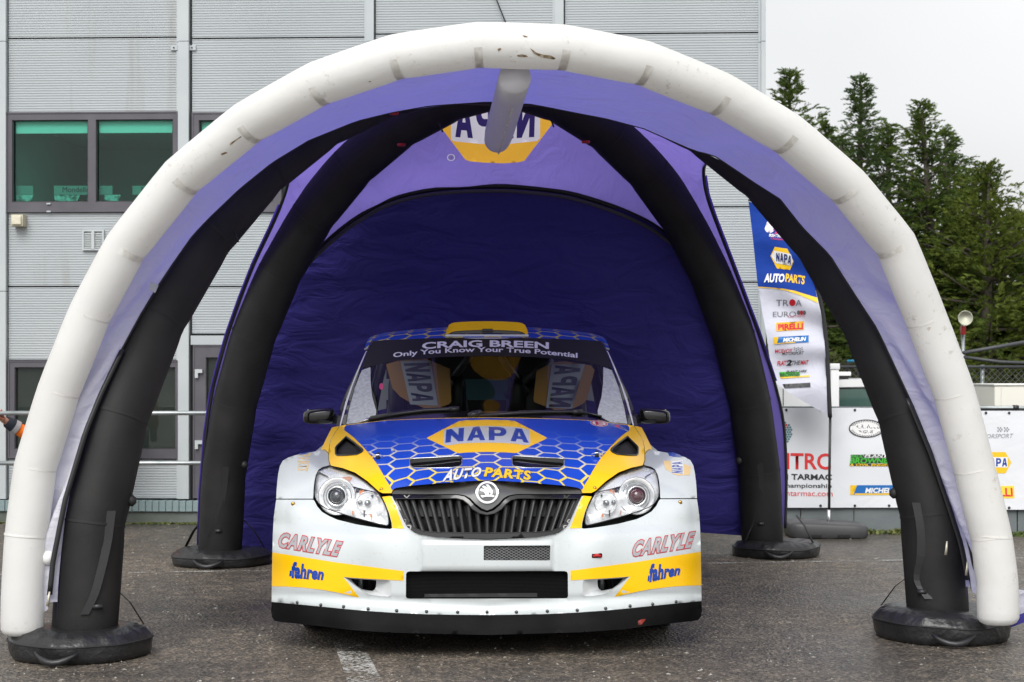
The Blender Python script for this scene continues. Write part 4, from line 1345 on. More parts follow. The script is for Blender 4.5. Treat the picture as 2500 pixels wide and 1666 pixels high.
for q in (k1(1245, 1343), k2(1097, 1322)):
    add('washer_jet', rbox(*(lambda c: (c.x-0.007, c.x+0.007, c.y-0.008, c.y+0.008, c.z-0.002, c.z+0.009))(mh(*q)), 0.003), ink_grey, hood, True)
for q in (k3(950, 382), k4(1018, 360)):
    add('fastener', lathe([(0.008, 0.0), (0.008, -0.005), (0.001, -0.008)], 10, mh(*q), 'Y'), brass, hood, True)
# bonnet mark
hx = K(k1, (1570, 1218), (1640, 1180), (1720, 1136), (1880, 1054), (1940, 1046), (2152, 1039)); hx2 = K(k1, (1590, 1232), (1730, 1296), (1845, 1352), (1880, 1362), (1960, 1354), (2152, 1347))[::-1]
hx[-1] = (0, hx[-1][1]); hx2[0] = (0, hx2[0][1])
hp_ = hx+mir(hx)[1:]+mir(hx2)[:-1]+hx2[0:] if False else hx[:-1]+[(0, hx[-1][1])]+[(-a, b) for a, b in hx[:-1]][::-1]+[(-a, b) for a, b in hx2[1:]][::-1]+[(0, hx2[0][1])]+hx2[1:]
add('bonnet_mark', patch(hp_, mh, step=9, off=0.003), paint_yellow, hood, True)
wt = K(k1, (1735, 1150), (1745, 1138), (1850, 1112), (2000, 1102), (2152, 1098)); wb_ = K(k1, (2152, 1258), (2000, 1262), (1880, 1270), (1790, 1286), (1745, 1284), (1732, 1270))
wt[-1] = (0, wt[-1][1]); wb_[0] = (0, wb_[0][1])
wh_ = wt+[(-a, b) for a, b in wt[:-1]][::-1]+[(-a, b) for a, b in wb_[1:]][::-1]+wb_
wh_ = [(-a*0 + a, b) for a, b in wh_]
add('bonnet_mark_band', patch(wh_, mh, step=9, off=0.0042), paint_white, hood, True)
nq = [k1(1795, 1136), k2(612, 1136), k2(632, 1260), k1(1793, 1263)]
xl = (nq[0][0]-nq[1][0])/2; xb = (nq[3][0]-nq[2][0])/2
nq = [(xl, nq[0][1]), (-xl, nq[0][1]), (-xb, nq[3][1]), (xb, nq[3][1])]
add('bonnet_lettering', heavy('NAPA', nq, mh, 0.0055, bow=-6.5, step=0.12, gap=0.2), ink_blue, hood, True)
aq = [k3(1462, 226), k3(1745, 200), k3(1738, 268), k3(1436, 314)]
pq = [k4(142, 202), k4(500, 228), k4(508, 296), k4(136, 270)]
for s_, q_, m_ in (('AUTO', aq, ink_white), ('PARTS', pq, ink_yellow)):
    add('bonnet_lettering', lettering(s_, q_, mh, 0.0042, bold=0.075, shear=0.15, space=1.12), ink_navy, hood, True)
    add('bonnet_lettering', lettering(s_, q_, mh, 0.0056, bold=0.04, shear=0.15, space=1.12), m_, hood, True)
# scrutineering stickers by the windscreen
def ell(c, rx, ry_, n=24, rot=0.0): return [(c[0]+rx*math.cos(q*2*math.pi/n)*math.cos(rot)-ry_*math.sin(q*2*math.pi/n)*math.sin(rot), c[1]+rx*math.cos(q*2*math.pi/n)*math.sin(rot)+ry_*math.sin(q*2*math.pi/n)*math.cos(rot)) for q in range(n)]
c = k2(1258, 1065)
add('round_sticker', patch(ell(c, 21.5, 7.8, rot=0.12), mh, step=8, off=0.003), ink_white, hood, True)
add('round_sticker_ring', patch(ell(c, 20, 7, rot=0.12), mh, [ell(c, 16.5, 5.6, rot=0.12)], step=8, off=0.0042), ink_red, hood, True)
add('sticker_letter', lettering('E', [(c[0]-9, c[1]-4.6), (c[0]+8, c[1]-3), (c[0]+11, c[1]+5), (c[0]-6, c[1]+3.4)], mh, 0.0044, bold=0.03), ink_red, hood, True)
tr = K(k2, (1365, 1082), (1412, 1058), (1550, 1143))
tri = K(k2, (1376, 1082), (1413, 1064), (1525, 1132))
add('triangle_sticker', patch(tr, mh, [tri], step=8, off=0.003), ink_grey, hood, True)
add('triangle_sticker', patch(K(k2, (1410, 1074), (1432, 1080), (1450, 1078), (1446, 1092), (1470, 1112), (1448, 1108), (1436, 1098), (1420, 1100)), mh, step=8, off=0.003), ink_pink, hood, True)

# ---- wings: wheel flare and the yellow strip above
fl = K(k3, (115, 462), (117, 400), (122, 330), (130, 260), (142, 200), (166, 158), (205, 135), (260, 116), (330, 100), (400, 88), (470, 76), (512, 70))+K(k1, (598, 1340), (622, 1362), (633, 1385), (633, 1440), (646, 1484))+K(k3, (520, 198), (480, 208), (447, 230), (428, 270), (417, 320), (411, 380), (409, 440), (407, 460))
fy = K(k1, (733, 1112), (700, 1116), (664, 1126), (630, 1190), (596, 1262), (560, 1338), (600, 1338), (624, 1358), (633, 1376), (637, 1320), (648, 1252), (688, 1180))
def f_wing(a, b): return f_front(a, b)
for s in (1, -1):
    A = fl if s == 1 else mir(fl); B = fy if s == 1 else mir(fy)
    wing = add('wing', patch(A, mf, step=11, rim=0.03), paint_white, car, True)
    add('wing_top', patch(B, surf(lambda a, b: f_hood(a, b)+0.004), step=11, rim=0.02), paint_yellow, wing, True)
    if s == 1:
        add('wing_lettering', lettering('PARTS', K(k3, (385, 98), (362, 240), (282, 236), (288, 112)), mf, 0.002, bold=0.02), M('faded yellow vinyl', (0.72, 0.5, 0.2), 0.4, coat=0.3), wing, True)
        add('wing_lettering', patch(K(k3, (290, 102), (385, 88), (350, 102), (300, 112)), mf, step=8, off=0.002), ink_blue, wing, True)
    else:
        m_fy = M('sun bleached yellow vinyl', (0.80, 0.55, 0.22), 0.4, coat=0.3)
        add('wing_mark', patch(K(k4, (1565, 138), (1620, 136), (1640, 242), (1690, 256), (1735, 250), (1780, 252), (1786, 180), (1730, 162), (1722, 140), (1680, 132), (1640, 140), (1632, 230), (1580, 200)), mf, step=8, off=0.0018), m_fy, wing, True)
        add('wing_mark', patch(K(k4, (1628, 142), (1722, 132), (1728, 244), (1640, 236)), mf, step=8, off=0.0026), ink_white, wing, True)
        add('wing_lettering', heavy('NAPA', K(k4, (1636, 232), (1634, 148), (1718, 142), (1722, 238)), mf, 0.0036, step=0.3), ink_blue, wing, True)
        add('wing_lettering', patch(K(k4, (1600, 72), (1640, 70), (1700, 90), (1705, 108), (1650, 106), (1612, 98)), mf, step=8, off=0.002), ink_blue, wing, True)

# ---- grille
gt = K(k3, (1030, 408), (1042, 384), (1064, 368), (1180, 347), (1400, 327), (1640, 309), (1794, 300)); gb = K(k3, (1794, 545), (1750, 528), (1700, 490), (1660, 448), (1620, 426), (1560, 416), (1300, 418), (1040, 420))
gt[-1] = (0, gt[-1][1]); gb[0] = (0, gb[0][1])
def sym(top, bot): return top+[(-a, b) for a, b in top[:-1]][::-1]+[(-a, b) for a, b in bot[1:]][::-1]+bot
f_gr = lambda a, b: f_front(a, b)-0.008+0.03*sstep(b, 290, 262)
grille = add('grille', patch(sym(gt, gb), surf(lambda a, b: f_gr(a, b)-0.006*math.exp(-(a/38)**2)), step=10, rim=0.02), grille_grey, car, True)
go = K(k3, (1036, 428), (1300, 424), (1555, 424), (1612, 434), (1652, 462), (1692, 506), (1740, 545), (1794, 562)); gob = K(k3, (1794, 772), (1400, 762), (1250, 738), (1190, 706), (1148, 660), (1090, 540))
gi = K(k3, (1066, 456), (1300, 452), (1545, 450), (1600, 462), (1640, 492), (1680, 536), (1735, 568), (1794, 578)); gib = K(k3, (1794, 724), (1400, 722), (1280, 712), (1215, 688), (1168, 640), (1110, 540))
go[-1] = (0, go[-1][1]); gob[0] = (0, gob[0][1]); gi[-1] = (0, gi[-1][1]); gib[0] = (0, gib[0][1])
add('grille_frame', patch(sym(go, gob), surf(f_gr), [sym(gi, gib)], step=10, rim=0.04), gloss_black, grille, True)
m_slat_ = M('bead plastic', (0.03, 0.03, 0.032), 0.5, spec=0.3)
lip = [surf(f_gr)(a, b, 0.004) for a, b in densify(sym(gi, gib), 8)]
add('grille_bead', tube(lip+lip[:1], 0.0022, 6, False), m_slat_, grille, True)
top_x = [1092, 1140, 1195, 1268, 1342, 1418, 1492, 1565, 1640, 1715]; bot_x = [1175, 1222, 1285, 1350, 1412, 1475, 1540, 1605, 1668, 1735]
top_y = [462, 458, 456, 456, 456, 456, 456, 462, 502, 552]; bot_y = [640, 692, 716, 720, 722, 723, 724, 724, 724, 724]
m_slat = M('slat plastic', (0.022, 0.0225, 0.024), 0.38, spec=0.3)
def slat(p, q, wd=0.019):
    fg = lambda c: f_gr(*c)+0.012
    a = P3(p[0], p[1], fg(p)); b = P3(q[0], q[1], fg(q))
    ax = (b-a).normalized(); sd = ax.cross(Vector((0, -1, 0))).normalized(); f = Vector((0, -1, 0))
    prof = [(-.5, .03), (-.5, 0), (-.36, -.004), (-.24, 0), (0, .001), (.24, 0), (.36, -.004), (.5, 0), (.5, .03)]
    V = []
    for e in (a, b):
        V += [e+sd*x*wd-f*y*1.0 for x, y in prof]
    n = len(prof)
    return V, [(i, i+1, n+i+1, n+i) for i in range(n-1)]
for i in range(len(top_x)):
    p, q = k3(top_x[i], top_y[i]), k3(bot_x[i], bot_y[i])
    for s in (1, -1):
        add('slat', slat((p[0]*s, p[1]), (q[0]*s, q[1])), m_slat, grille, True, smooth=False)
p, q = (0, k3(1794, 566)[1]), (0, k3(1794, 724)[1])
add('slat', slat(p, q), m_slat, grille, True, smooth=False)
add('grille_backing', flatface(sym(gi, gib), 0.075, fn=f_gr), matt_black, grille, True)
for i in range(2, len(top_x)):
    xx = top_x[i]-34
    for s in (1, -1):
        a = k3(xx, top_y[i]+10); b = k3(xx+44, 596)
        pl = [(a[0]*s, a[1]), ((a[0]+9)*s, a[1]), ((b[0]+4)*s, b[1]), ((b[0]-6)*s, b[1])]
        V = [P3(x, y, f_gr(x, y)+0.06) for x, y in pl]
        add('baffle', (V, [(0, 1, 2, 3)]), bpy.data.materials.get('baffle grey') or M('baffle grey', (0.05, 0.052, 0.055), 0.6, spec=0.2), grille, True)
# badge: white ring, grey disc, winged arrow
ec = ke(745, 510); ec = (0.5, ec[1])
f_badge = surf(lambda a, b: f_gr(a*0.2, ec[1]+0.6*(b-ec[1]))-0.016)
badge = add('badge', patch(ell(ec, 27.6, 27.6, 40), f_badge, step=9, rim=0.012), chrome, grille, True)
add('badge_ring', patch(ell(ec, 26.8, 26.8, 40), f_badge, [ell(ec, 22.2, 22.2, 40)], step=6, off=0.003, rim=0.003), ink_white, badge, True)
add('badge_disc', patch(ell(ec, 22.4, 22.4, 40), f_badge, step=9, off=0.0012), grille_grey, badge, True)
wing_px = [(660, 285), (700, 278), (745, 280), (785, 330), (825, 385), (862, 440), (872, 500), (866, 560), (856, 605), (880, 592), (905, 590), (910, 608), (952, 622), (912, 634), (880, 655), (862, 640), (800, 640), (700, 640), (630, 648), (600, 662), (560, 665), (530, 630), (512, 598), (560, 592), (610, 598), (652, 602), (650, 560), (625, 515), (580, 488), (535, 478), (497, 470), (500, 440), (520, 400), (570, 405), (640, 430), (612, 395), (555, 352), (580, 320), (605, 312), (670, 340), (735, 390), (715, 345)]
add('badge_arrow', patch(K(ke, *wing_px), f_badge, [K(ke, (758, 520), (782, 505), (810, 520), (812, 555), (790, 580), (760, 570))], step=6, off=0.004), ink_white, badge, True)

# ---- headlamps
lens = K(kh, (228, 285), (330, 232), (470, 194), (560, 204), (680, 240), (800, 284), (1000, 372), (1200, 492), (1400, 642), (1520, 762), (1600, 900), (1660, 1030), (1710, 1160), (1738, 1330), (1732, 1415), (1690, 1436), (1500, 1398), (1250, 1336), (1000, 1270), (850, 1226), (700, 1180), (540, 1134), (400, 1080), (320, 1034), (250, 975), (200, 912), (168, 845), (152, 750), (160, 640), (172, 540), (190, 430))
m_lens = glass('lamp lens', (0.97, 0.98, 0.99), 1.0, ior=1.42)
m_hous = M('lamp housing chrome', (0.93, 0.935, 0.94), 0.22, metal=0.15, col2=(0.72, 0.73, 0.75), ns=9, bs=14, bstr=0.5, bdist=0.03)
m_amber = M('amber lens', (0.75, 0.26, 0.10), 0.25, coat=0.4)
m_eye = M('projector glass', (0.055, 0.058, 0.065), 0.05, coat=1.0)
m_eye2 = M('projector glass, pink tint', (0.10, 0.035, 0.045), 0.05, coat=1.0)  # same glass with a pink base colour
m_flute = ribbed('fluted lens', (0.70, 0.71, 0.72), 95, 0, 0.2)
m_fluteA = ribbed('fluted amber', (0.62, 0.30, 0.18), 130, 0, 0.25)
ring_grey = M('bezel grey', (0.20, 0.205, 0.21), 0.3, metal=0.4)
def shrink(poly, k):
    cx = sum(p[0] for p in poly)/len(poly); cy = sum(p[1] for p in poly)/len(poly)
    return [(cx+(p[0]-cx)*k, cy+(p[1]-cy)*k) for p in poly]
for s in (1, -1):
    fx = (lambda P: P) if s == 1 else mir
    f_lamp = lambda a, b: f_front(a, b)+0.004
    lamp = add('headlamp', patch(fx(lens), surf(f_lamp), step=9, rim=0.02), m_lens, car, True)
    ring = densify(fx(lens), 7)
    add('gasket', tube([surf(f_lamp)(a, b, -0.004) for a, b in ring+ring[:1]], 0.0022, 6, False), gloss_black, lamp, True)
    add('lamp_housing', patch(shrink(fx(lens), 1.0), surf(lambda a, b: f_front(a, b)+0.060+0.015*math.sin(a*0.09)*math.sin(b*0.11)), step=9), m_hous, lamp, True)
    # fluted indicator strip along the top
    strip = K(kh, (250, 300), (340, 250), (470, 212), (560, 222), (800, 300), (1000, 390), (1200, 510), (1390, 655), (1450, 720), (1300, 690), (1050, 630), (850, 575), (620, 505), (480, 465), (440, 400), (300, 330))
    add('indicator', patch(fx(strip), surf(lambda a, b: f_front(a, b)+0.028), step=9, rim=0.02), m_flute, lamp, True)
    amb = K(kh, (640, 470), (760, 415), (900, 400), (960, 430), (900, 500), (870, 570), (720, 525))
    if s == 1: add('indicator_bulb', patch(fx(amb), surf(lambda a, b: f_front(a, b)+0.024), step=9), m_fluteA, lamp, True)
    # projector
    ca, cb = kh(640, 825); ca *= s
    yc = f_front(ca, cb)+0.045
    c = P3(ca, cb, yc)
    k_ = (CY0+yc)/F/8.712
    tilt = Matrix.Translation(c) @ Matrix.Rotation(-s*R(8), 4, 'Z') @ Matrix.Rotation(R(-6), 4, 'X')
    def ring_(prof, n=36): 
        V, Fc = lathe(prof, n, (0, 0, 0), 'Y')
        return [tilt @ Vector(v) for v in V], Fc[:-2]
    add('projector_bowl', ring_([(400*k_, 0.004), (392*k_, -0.008), (330*k_, 0.008), (230*k_, 0.02)]), m_hous, lamp, True)
    add('projector_ring', ring_([(222*k_, 0.01), (218*k_, -0.010), (200*k_, -0.014), (170*k_, -0.008), (160*k_, 0.004)]), chrome, lamp, True)
    V, Fc = lathe([(160*k_, 0.002), (150*k_, -0.012), (120*k_, -0.022), (80*k_, -0.028), (40*k_, -0.031), (2*k_, -0.032)], 32, (0, 0, 0), 'Y')
    add('projector_eye', ([tilt @ Vector(v) for v in V], Fc), m_eye if s == 1 else m_eye2, lamp, True)
    for rr_, zz_ in ((398, -0.006), (300, 0.004), (236, -0.004)):
        add('bezel_ring', tube([tilt @ Vector((rr_*k_*math.cos(q*2*math.pi/40), zz_, rr_*k_*math.sin(q*2*math.pi/40))) for q in range(41)], 0.0016, 6, False), ring_grey, lamp, True)
    # main beam reflector with bulb and facets
    ca, cb = kh(1290, 960); ca *= s
    yc = f_front(ca, cb)+0.040
    c = P3(ca, cb, yc)
    V, Fc = lathe([(250*k_, -0.004), (240*k_, -0.010), (190*k_, 0.006), (110*k_, 0.016), (60*k_, 0.02)], 12, c, 'Y')
    add('main_beam_bowl', (V, Fc), m_hous, lamp, True, smooth=False)
    V, Fc = lathe([(70*k_, 0.012), (66*k_, -0.016), (40*k_, -0.022), (2*k_, -0.024)], 16, c, 'Y')
    add('bulb', (V, Fc), M('bulb glass', (0.35, 0.36, 0.37), 0.08, metal=0.6) if 'bulb glass' not in bpy.data.materials else bpy.data.materials['bulb glass'], lamp, True)
    c2 = P3(kh(1130, 950)[0]*s, kh(1130, 950)[1], yc)
    add('side_light', lathe([(50*k_, 0.0), (48*k_, -0.012), (2*k_, -0.016)], 14, c2, 'Y'), bpy.data.materials['bulb glass'], lamp, True)
    c2 = P3(kh(1385, 805)[0]*s, kh(1385, 805)[1], yc)
    add('adjuster', lathe([(26*k_, 0.0), (24*k_, -0.012), (2*k_, -0.014)], 12, c2, 'Y'), grille_grey, lamp, True)
    for (x0, y0, x1, y1, mm) in ((1110, 700, 1150, 890, m_amber), (1165, 690, 1210, 760, m_amber), (1245, 720, 1290, 810, m_eye), (1030, 655, 1100, 740, m_eye), (1200, 1120, 1230, 1260, m_eye), (1340, 1200, 1385, 1270, m_amber), (960, 1130, 985, 1210, m_amber)):
        p0 = P3(kh(x0, y0)[0]*s, kh(x0, y0)[1], f_front(kh(x0, y0)[0]*s, kh(x0, y0)[1])+0.035)
        p1 = P3(kh(x1, y1)[0]*s, kh(x1, y1)[1], f_front(kh(x0, y0)[0]*s, kh(x0, y0)[1])+0.035)
        add('reflector_facet', box(min(p0.x, p1.x), max(p0.x, p1.x), p0.y, p0.y+0.004, min(p0.z, p1.z), max(p0.z, p1.z)), mm, lamp, True, False)

# ---- lettering on the bumper
def carlyle(q):
    add('bumper_lettering', lettering('CARLYLE', q, mb, 0.0022, bold=0.086, shear=0.28, space=1.2), ink_red, bumper, True)
    qq = [np.array(p) for p in q]; cc = sum(qq)/4
    add('bumper_lettering', lettering('CARLYLE', q, mb, 0.0038, bold=0.040, shear=0.28, space=1.2), ink_grey, bumper, True)
carlyle(K(k3, (150, 736), (642, 808), (618, 916), (138, 842)))
carlyle(K(k4, (1340, 786), (1822, 708), (1806, 822), (1326, 900)))
def fahren(f, tl, tr_, br, bl_):
    q = K(f, tl, tr_, br, bl_)
    add('bumper_lettering', lettering('fahren', q, mb, 0.0036, bold=0.05, shear=0.12, space=1.05), ink_blue, bumper, True)
fahren(k3, (246, 966), (498, 1020), (490, 1104), (244, 1088))
fahren(k4, (1466, 966), (1708, 976), (1700, 1046), (1464, 1102))
for f, pts_ in ((k3, [((236, 978), (262, 970), (248, 1000), (244, 1030), (226, 1028)), ((228, 1034), (244, 1034), (240, 1078), (222, 1080))]), (k4, [((1456, 996), (1478, 980), (1466, 1010), (1462, 1048), (1448, 1050)), ((1450, 1056), (1462, 1054), (1460, 1098), (1446, 1102))])):
    for pp in pts_[1:]: add('bumper_flash', patch(K(f, *pp), mb, step=10, off=0.0036), ink_blue, bumper, True)
add('bumper_lettering', lettering('AUTOMOTIVE PARTS', K(k3, (268, 1082), (380, 1092), (380, 1104), (266, 1090)), mb, 0.0036), ink_dark, bumper, True)
add('bumper_lettering', lettering('AUTOMOTIVE PARTS', K(k4, (1488, 1082), (1586, 1070), (1586, 1082), (1488, 1096)), mb, 0.0036), ink_dark, bumper, True)

# ---- dark inner body so no light passes through the seams
inner = [(a*0.985, b) for a, b in bumper_out]
def inner_f(a, b): return f_front(a, b)+0.10
blk = hood_out
add('inner_panel', patch([(a*0.985, b+4) for a, b in hood_out], surf(lambda a, b: f_hood(a, b)+0.09), step=30), matt_black, car, True)
allo = K(k3, (1794, 270), (1030, 380), (600, 200), (460, 160), (200, 170), (135, 300), (115, 480), (100, 700), (95, 1270), (1000, 1345), (1794, 1360))
allo[0] = (0, allo[0][1]); allo[-1] = (0, allo[-1][1])
add('inner_panel', patch(allo+mir(allo)[1:-1], surf(lambda a, b: f_front(a, b)+0.115), [shrink(duct_in, 1.3), mir(shrink(duct_in, 1.3))], step=24), matt_black, car, True)

# ---- windscreen
ws_pts = [(-347, 127, 1.14), (-260, 117, 1.07), (0, 106, 1.02), (0, 60, 1.19), (0, 0, 1.40), (0, -50, 1.58), (0, -88, 1.70), (-150, -87, 1.71), (-283, -82, 1.82), (-310, 20, 1.48), (-150, 30, 1.31), (-330, 80, 1.30), (-296, -40, 1.68)]
f_ws = tps(*ctl(ws_pts), lam=0.001)
mw = surf(f_ws)
wl = K(k1, (2152, 251), (1800, 256), (1500, 266), (1200, 281), (1046, 294), (1000, 390), (930, 560), (880, 720), (840, 870), (810, 1000), (794, 1098), (1000, 1078), (1200, 1056), (1500, 1040), (1800, 1030), (2152, 1022))
wl[0] = (0, wl[0][1]); wl[-1] = (0, wl[-1][1])
m_ws = glass('windscreen glass', (0.80, 0.84, 0.84), 0.8, ior=1.28)
ws = add('windscreen', patch(wl+mir(wl)[1:-1], mw, step=14), m_ws, car, True)
ss = K(k1, (2152, 253), (1800, 258), (1500, 268), (1200, 283), (1048, 296), (1000, 396), (944, 556), (1200, 496), (1400, 468), (1700, 444), (2152, 428))
ss[0] = (0, ss[0][1]); ss[-1] = (0, ss[-1][1])
add('sun_strip', patch(ss+mir(ss)[1:-1], mw, step=12, off=0.002), M('sun strip vinyl', (0.013, 0.013, 0.0135), 0.5, spec=0.2, coat=0.0, bs=160, bstr=0.12, bdist=0.002), ws, True)
m_strip_w = M('silver white vinyl', (0.72, 0.72, 0.75), 0.4)
for vf_, g_ in ((lettering('CRAIG BREEN', K(k8, (616, 225), (1618, 214), (1618, 264), (616, 274)), mw, 0.004, bold=0.03, bow=-5.5), 0.03),):
    for w_ in words_of(vf_, g_): add('sun_strip_lettering', (vf_[0], w_), m_strip_w, ws, True)
q_ = K(k8, (384, 306), (1850, 296), (1850, 345), (384, 354))
vf_ = lettering('Only You Know Your True Potential', q_, mw, 0.004, bold=0.022, bow=-14)
for w_ in words_of(vf_, 0.012): add('sun_strip_lettering', (vf_[0], w_), m_strip_w, ws, True)
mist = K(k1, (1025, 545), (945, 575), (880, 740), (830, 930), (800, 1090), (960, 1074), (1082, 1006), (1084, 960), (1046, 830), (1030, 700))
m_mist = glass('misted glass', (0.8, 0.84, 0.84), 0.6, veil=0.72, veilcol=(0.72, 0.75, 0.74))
m_damp = glass('rain specked glass', (0.85, 0.9, 0.9), 0.8, veil=0.10, veilcol=(0.6, 0.65, 0.65))
for pp in (mist, mir(mist)): add('misted_corner', patch(pp, mw, step=12, off=0.0015), m_mist, ws, True)
cowl = K(k8, (150, 862), (430, 806), (640, 782), (900, 768), (1145, 766), (1145, 826), (900, 830), (640, 836), (430, 846), (200, 872))
cowl[4] = (0, cowl[4][1]); cowl[5] = (0, cowl[5][1])
cc = cowl[:5]+[(-a, b) for a, b in cowl[:4]][::-1]+[(-a, b) for a, b in cowl[6:]][::-1][::-1][::-1] if False else cowl[:4]+[(0, cowl[4][1])]+[(-a, b) for a, b in cowl[:4]][::-1]+[(-a, b) for a, b in cowl[6:]][::-1]+[(0, cowl[5][1])]+cowl[6:]
add('cowl', patch(cc, mw, step=12, off=0.004, rim=0.004), gloss_black, car, True)
# wipers
def wiper(pts_, mat=satin_black): return tube([mw(*k8(x, y), 0.02) for x, y in pts_], 0.009, 8)
wp1 = add('wiper', wiper([(195, 838), (430, 790), (640, 762), (830, 752), (910, 748)]), satin_black, car, True)
add('wiper_blade', tube([mw(*k8(x, y), 0.012) for x, y in ((205, 822), (430, 778), (640, 754), (905, 742))], 0.006, 6), gloss_black, wp1, True)
wp2 = add('wiper', wiper([(985, 806), (1390, 778), (1600, 768), (1815, 764), (1905, 772)]), satin_black, car, True)
add('wiper_blade', tube([mw(*k8(x, y), 0.014) for x, y in ((1390, 768), (1600, 762), (1830, 758), (2050, 800))], 0.006, 6), gloss_black, wp2, True)
add('wiper_joint', tube([mw(*k8(985, 806), 0.02), mw(*k8(1035, 790), 0.04), mw(*k8(1080, 772), 0.03)], [0.014, 0.018, 0.012], 10), satin_black, wp2, True)
add('wiper_joint', tube([mw(*k8(1815, 766), 0.02), mw(*k8(1895, 764), 0.02)], 0.014, 10), satin_black, wp2, True)
add('wiper_joint', tube([mw(*k8(830, 752), 0.02), mw(*k8(912, 748), 0.02)], 0.012, 10), satin_black, wp1, True)
add('wiper_joint', tube([mw(*k8(110, 868), 0.015), mw(*k8(200, 832), 0.025)], 0.007, 8), alu, wp1, True)

# ---- pillars
pl_in = [(1046, 294), (1000, 390), (930, 560), (880, 720), (840, 870), (810, 1000), (792, 1104)]
pl_out = [(735, 1112), (745, 1060), (770, 930), (800, 800), (850, 690), (940, 480), (990, 380), (1034, 294)]
pil = K(k1, *(pl_in+pl_out))
f_pil = lambda a, b: f_ws(a, b)+0.0015*max(0, 0)
sil = K(k1, (996, 392), (985, 400), (930, 540), (860, 720), (810, 880), (760, 1060), (748, 1106), (738, 1106), (752, 1040), (790, 880), (846, 720), (920, 530), (980, 396))
out2 = K(k1, (1030, 296), (940, 478), (842, 690), (792, 795), (740, 940), (702, 1108), (735, 1112), (745, 1060), (770, 930), (800, 800), (850, 690), (940, 490), (1034, 300))
for s in (1, -1):
    g = (lambda P: P) if s == 1 else mir
    pp = add('pillar', patch(g(pil), surf(lambda a, b: f_ws(a, b)-0.006), step=14, rim=0.06), gloss_black, car, True)
    add('pillar_trim', patch(g(sil), surf(lambda a, b: f_ws(a, b)-0.009), step=14, rim=0.004), M('pillar white', (0.7, 0.7, 0.72), 0.3, coat=0.5) if 'pillar white' not in bpy.data.materials else bpy.data.materials['pillar white'], pp, True)
    add('pillar_edge', patch(g(out2), surf(lambda a, b: f_ws(a, b)+0.05), step=14, rim=0.08), satin_black, pp, True)

# ---- roof and scoop
def zroof(x, y):
    ys = [1.70, 1.78, 1.95, 2.15, 2.4, 2.7, 3.0, 3.25]; zs_ = [1.392, 1.415, 1.446, 1.464, 1.475, 1.474, 1.462, 1.435]
    z = float(np.interp(y, ys, zs_))
    ax = abs(x)
    return z-0.105*x*x-1.2*max(0, ax-0.56)**2
def roof_pt(i, j):
    t = i*2-1
    x = 0.655*t
    y0 = 1.70+0.10*(abs(t)**2.2)
    y = y0+(3.25-y0)*j
    return (x, y, zroof(x, y-(y0-1.70)*(1-j)))
m_hexr = honeycomb('roof honeycomb', 0.135, 0.150, 0.03, 0.0, 0.055, [(0.72, 0.58, 0.05)], None)
roof = add('roof', grid(roof_pt, 40, 26), m_hexr, car, True)
V, Fc = grid(roof_pt, 40, 26)
add('roof_edge', tube([Vector(roof_pt(i/40, 0))+Vector((0, -0.002, -0.004)) for i in range(41)], 0.006, 8), ink_grey, roof, True)
SW = 0.222
def scoop_pt(i, j):
    t = i*2-1
    x = SW*t
    e = 1-abs(t)**16
    top = 1.482-0.010*t*t
    y = 1.76+0.75*j
    h = top*(1-j**1.5)+zroof(x, 2.5)*j**1.5
    lo = zroof(x, y)-0.01
    return (x, y+0.012*(1-e), lo+(h-lo)*max(0, e)**0.6)
scoop = add('roof_scoop', join(grid(scoop_pt, 40, 16)), paint_yellow, roof, True)
def scoop_in(i, j):
    p = scoop_pt(0.03+0.94*i, 0); b_ = zroof(p[0], 1.75)
    top = p[2]-0.036
    return (p[0], p[1]+0.012-0.010*j+0.02*(1-j), (top)*(1-j)+(b_+0.004)*j)
add('scoop_lip', grid(lambda i, j: ((lambda p: (p[0], p[1]-0.006+0.02*j, p[2]*(1-j)+j*(p[2]-0.046)))(scoop_pt(0.01+0.98*i, 0))), 30, 4), paint_yellow, scoop, True)
add('scoop_mouth', grid(lambda i, j: ((lambda p: (p[0]*0.97, p[1]+0.03, (p[2]-0.042)*(1-j)+j*(zroof(p[0], 1.76)+0.01)))(scoop_pt(0.02+0.96*i, 0))), 30, 3), M('scoop mouth grey', (0.10, 0.10, 0.11), 0.4), scoop, True)
add('scoop_sill', rbox(-SW, SW, 1.735, 1.79, 1.398, 1.412, 0.004), paint_white, scoop, True)
add('scoop_rib', rbox(-0.025, 0.03, 1.765, 1.785, 1.425, 1.442, 0.003), satin_black, scoop, True)

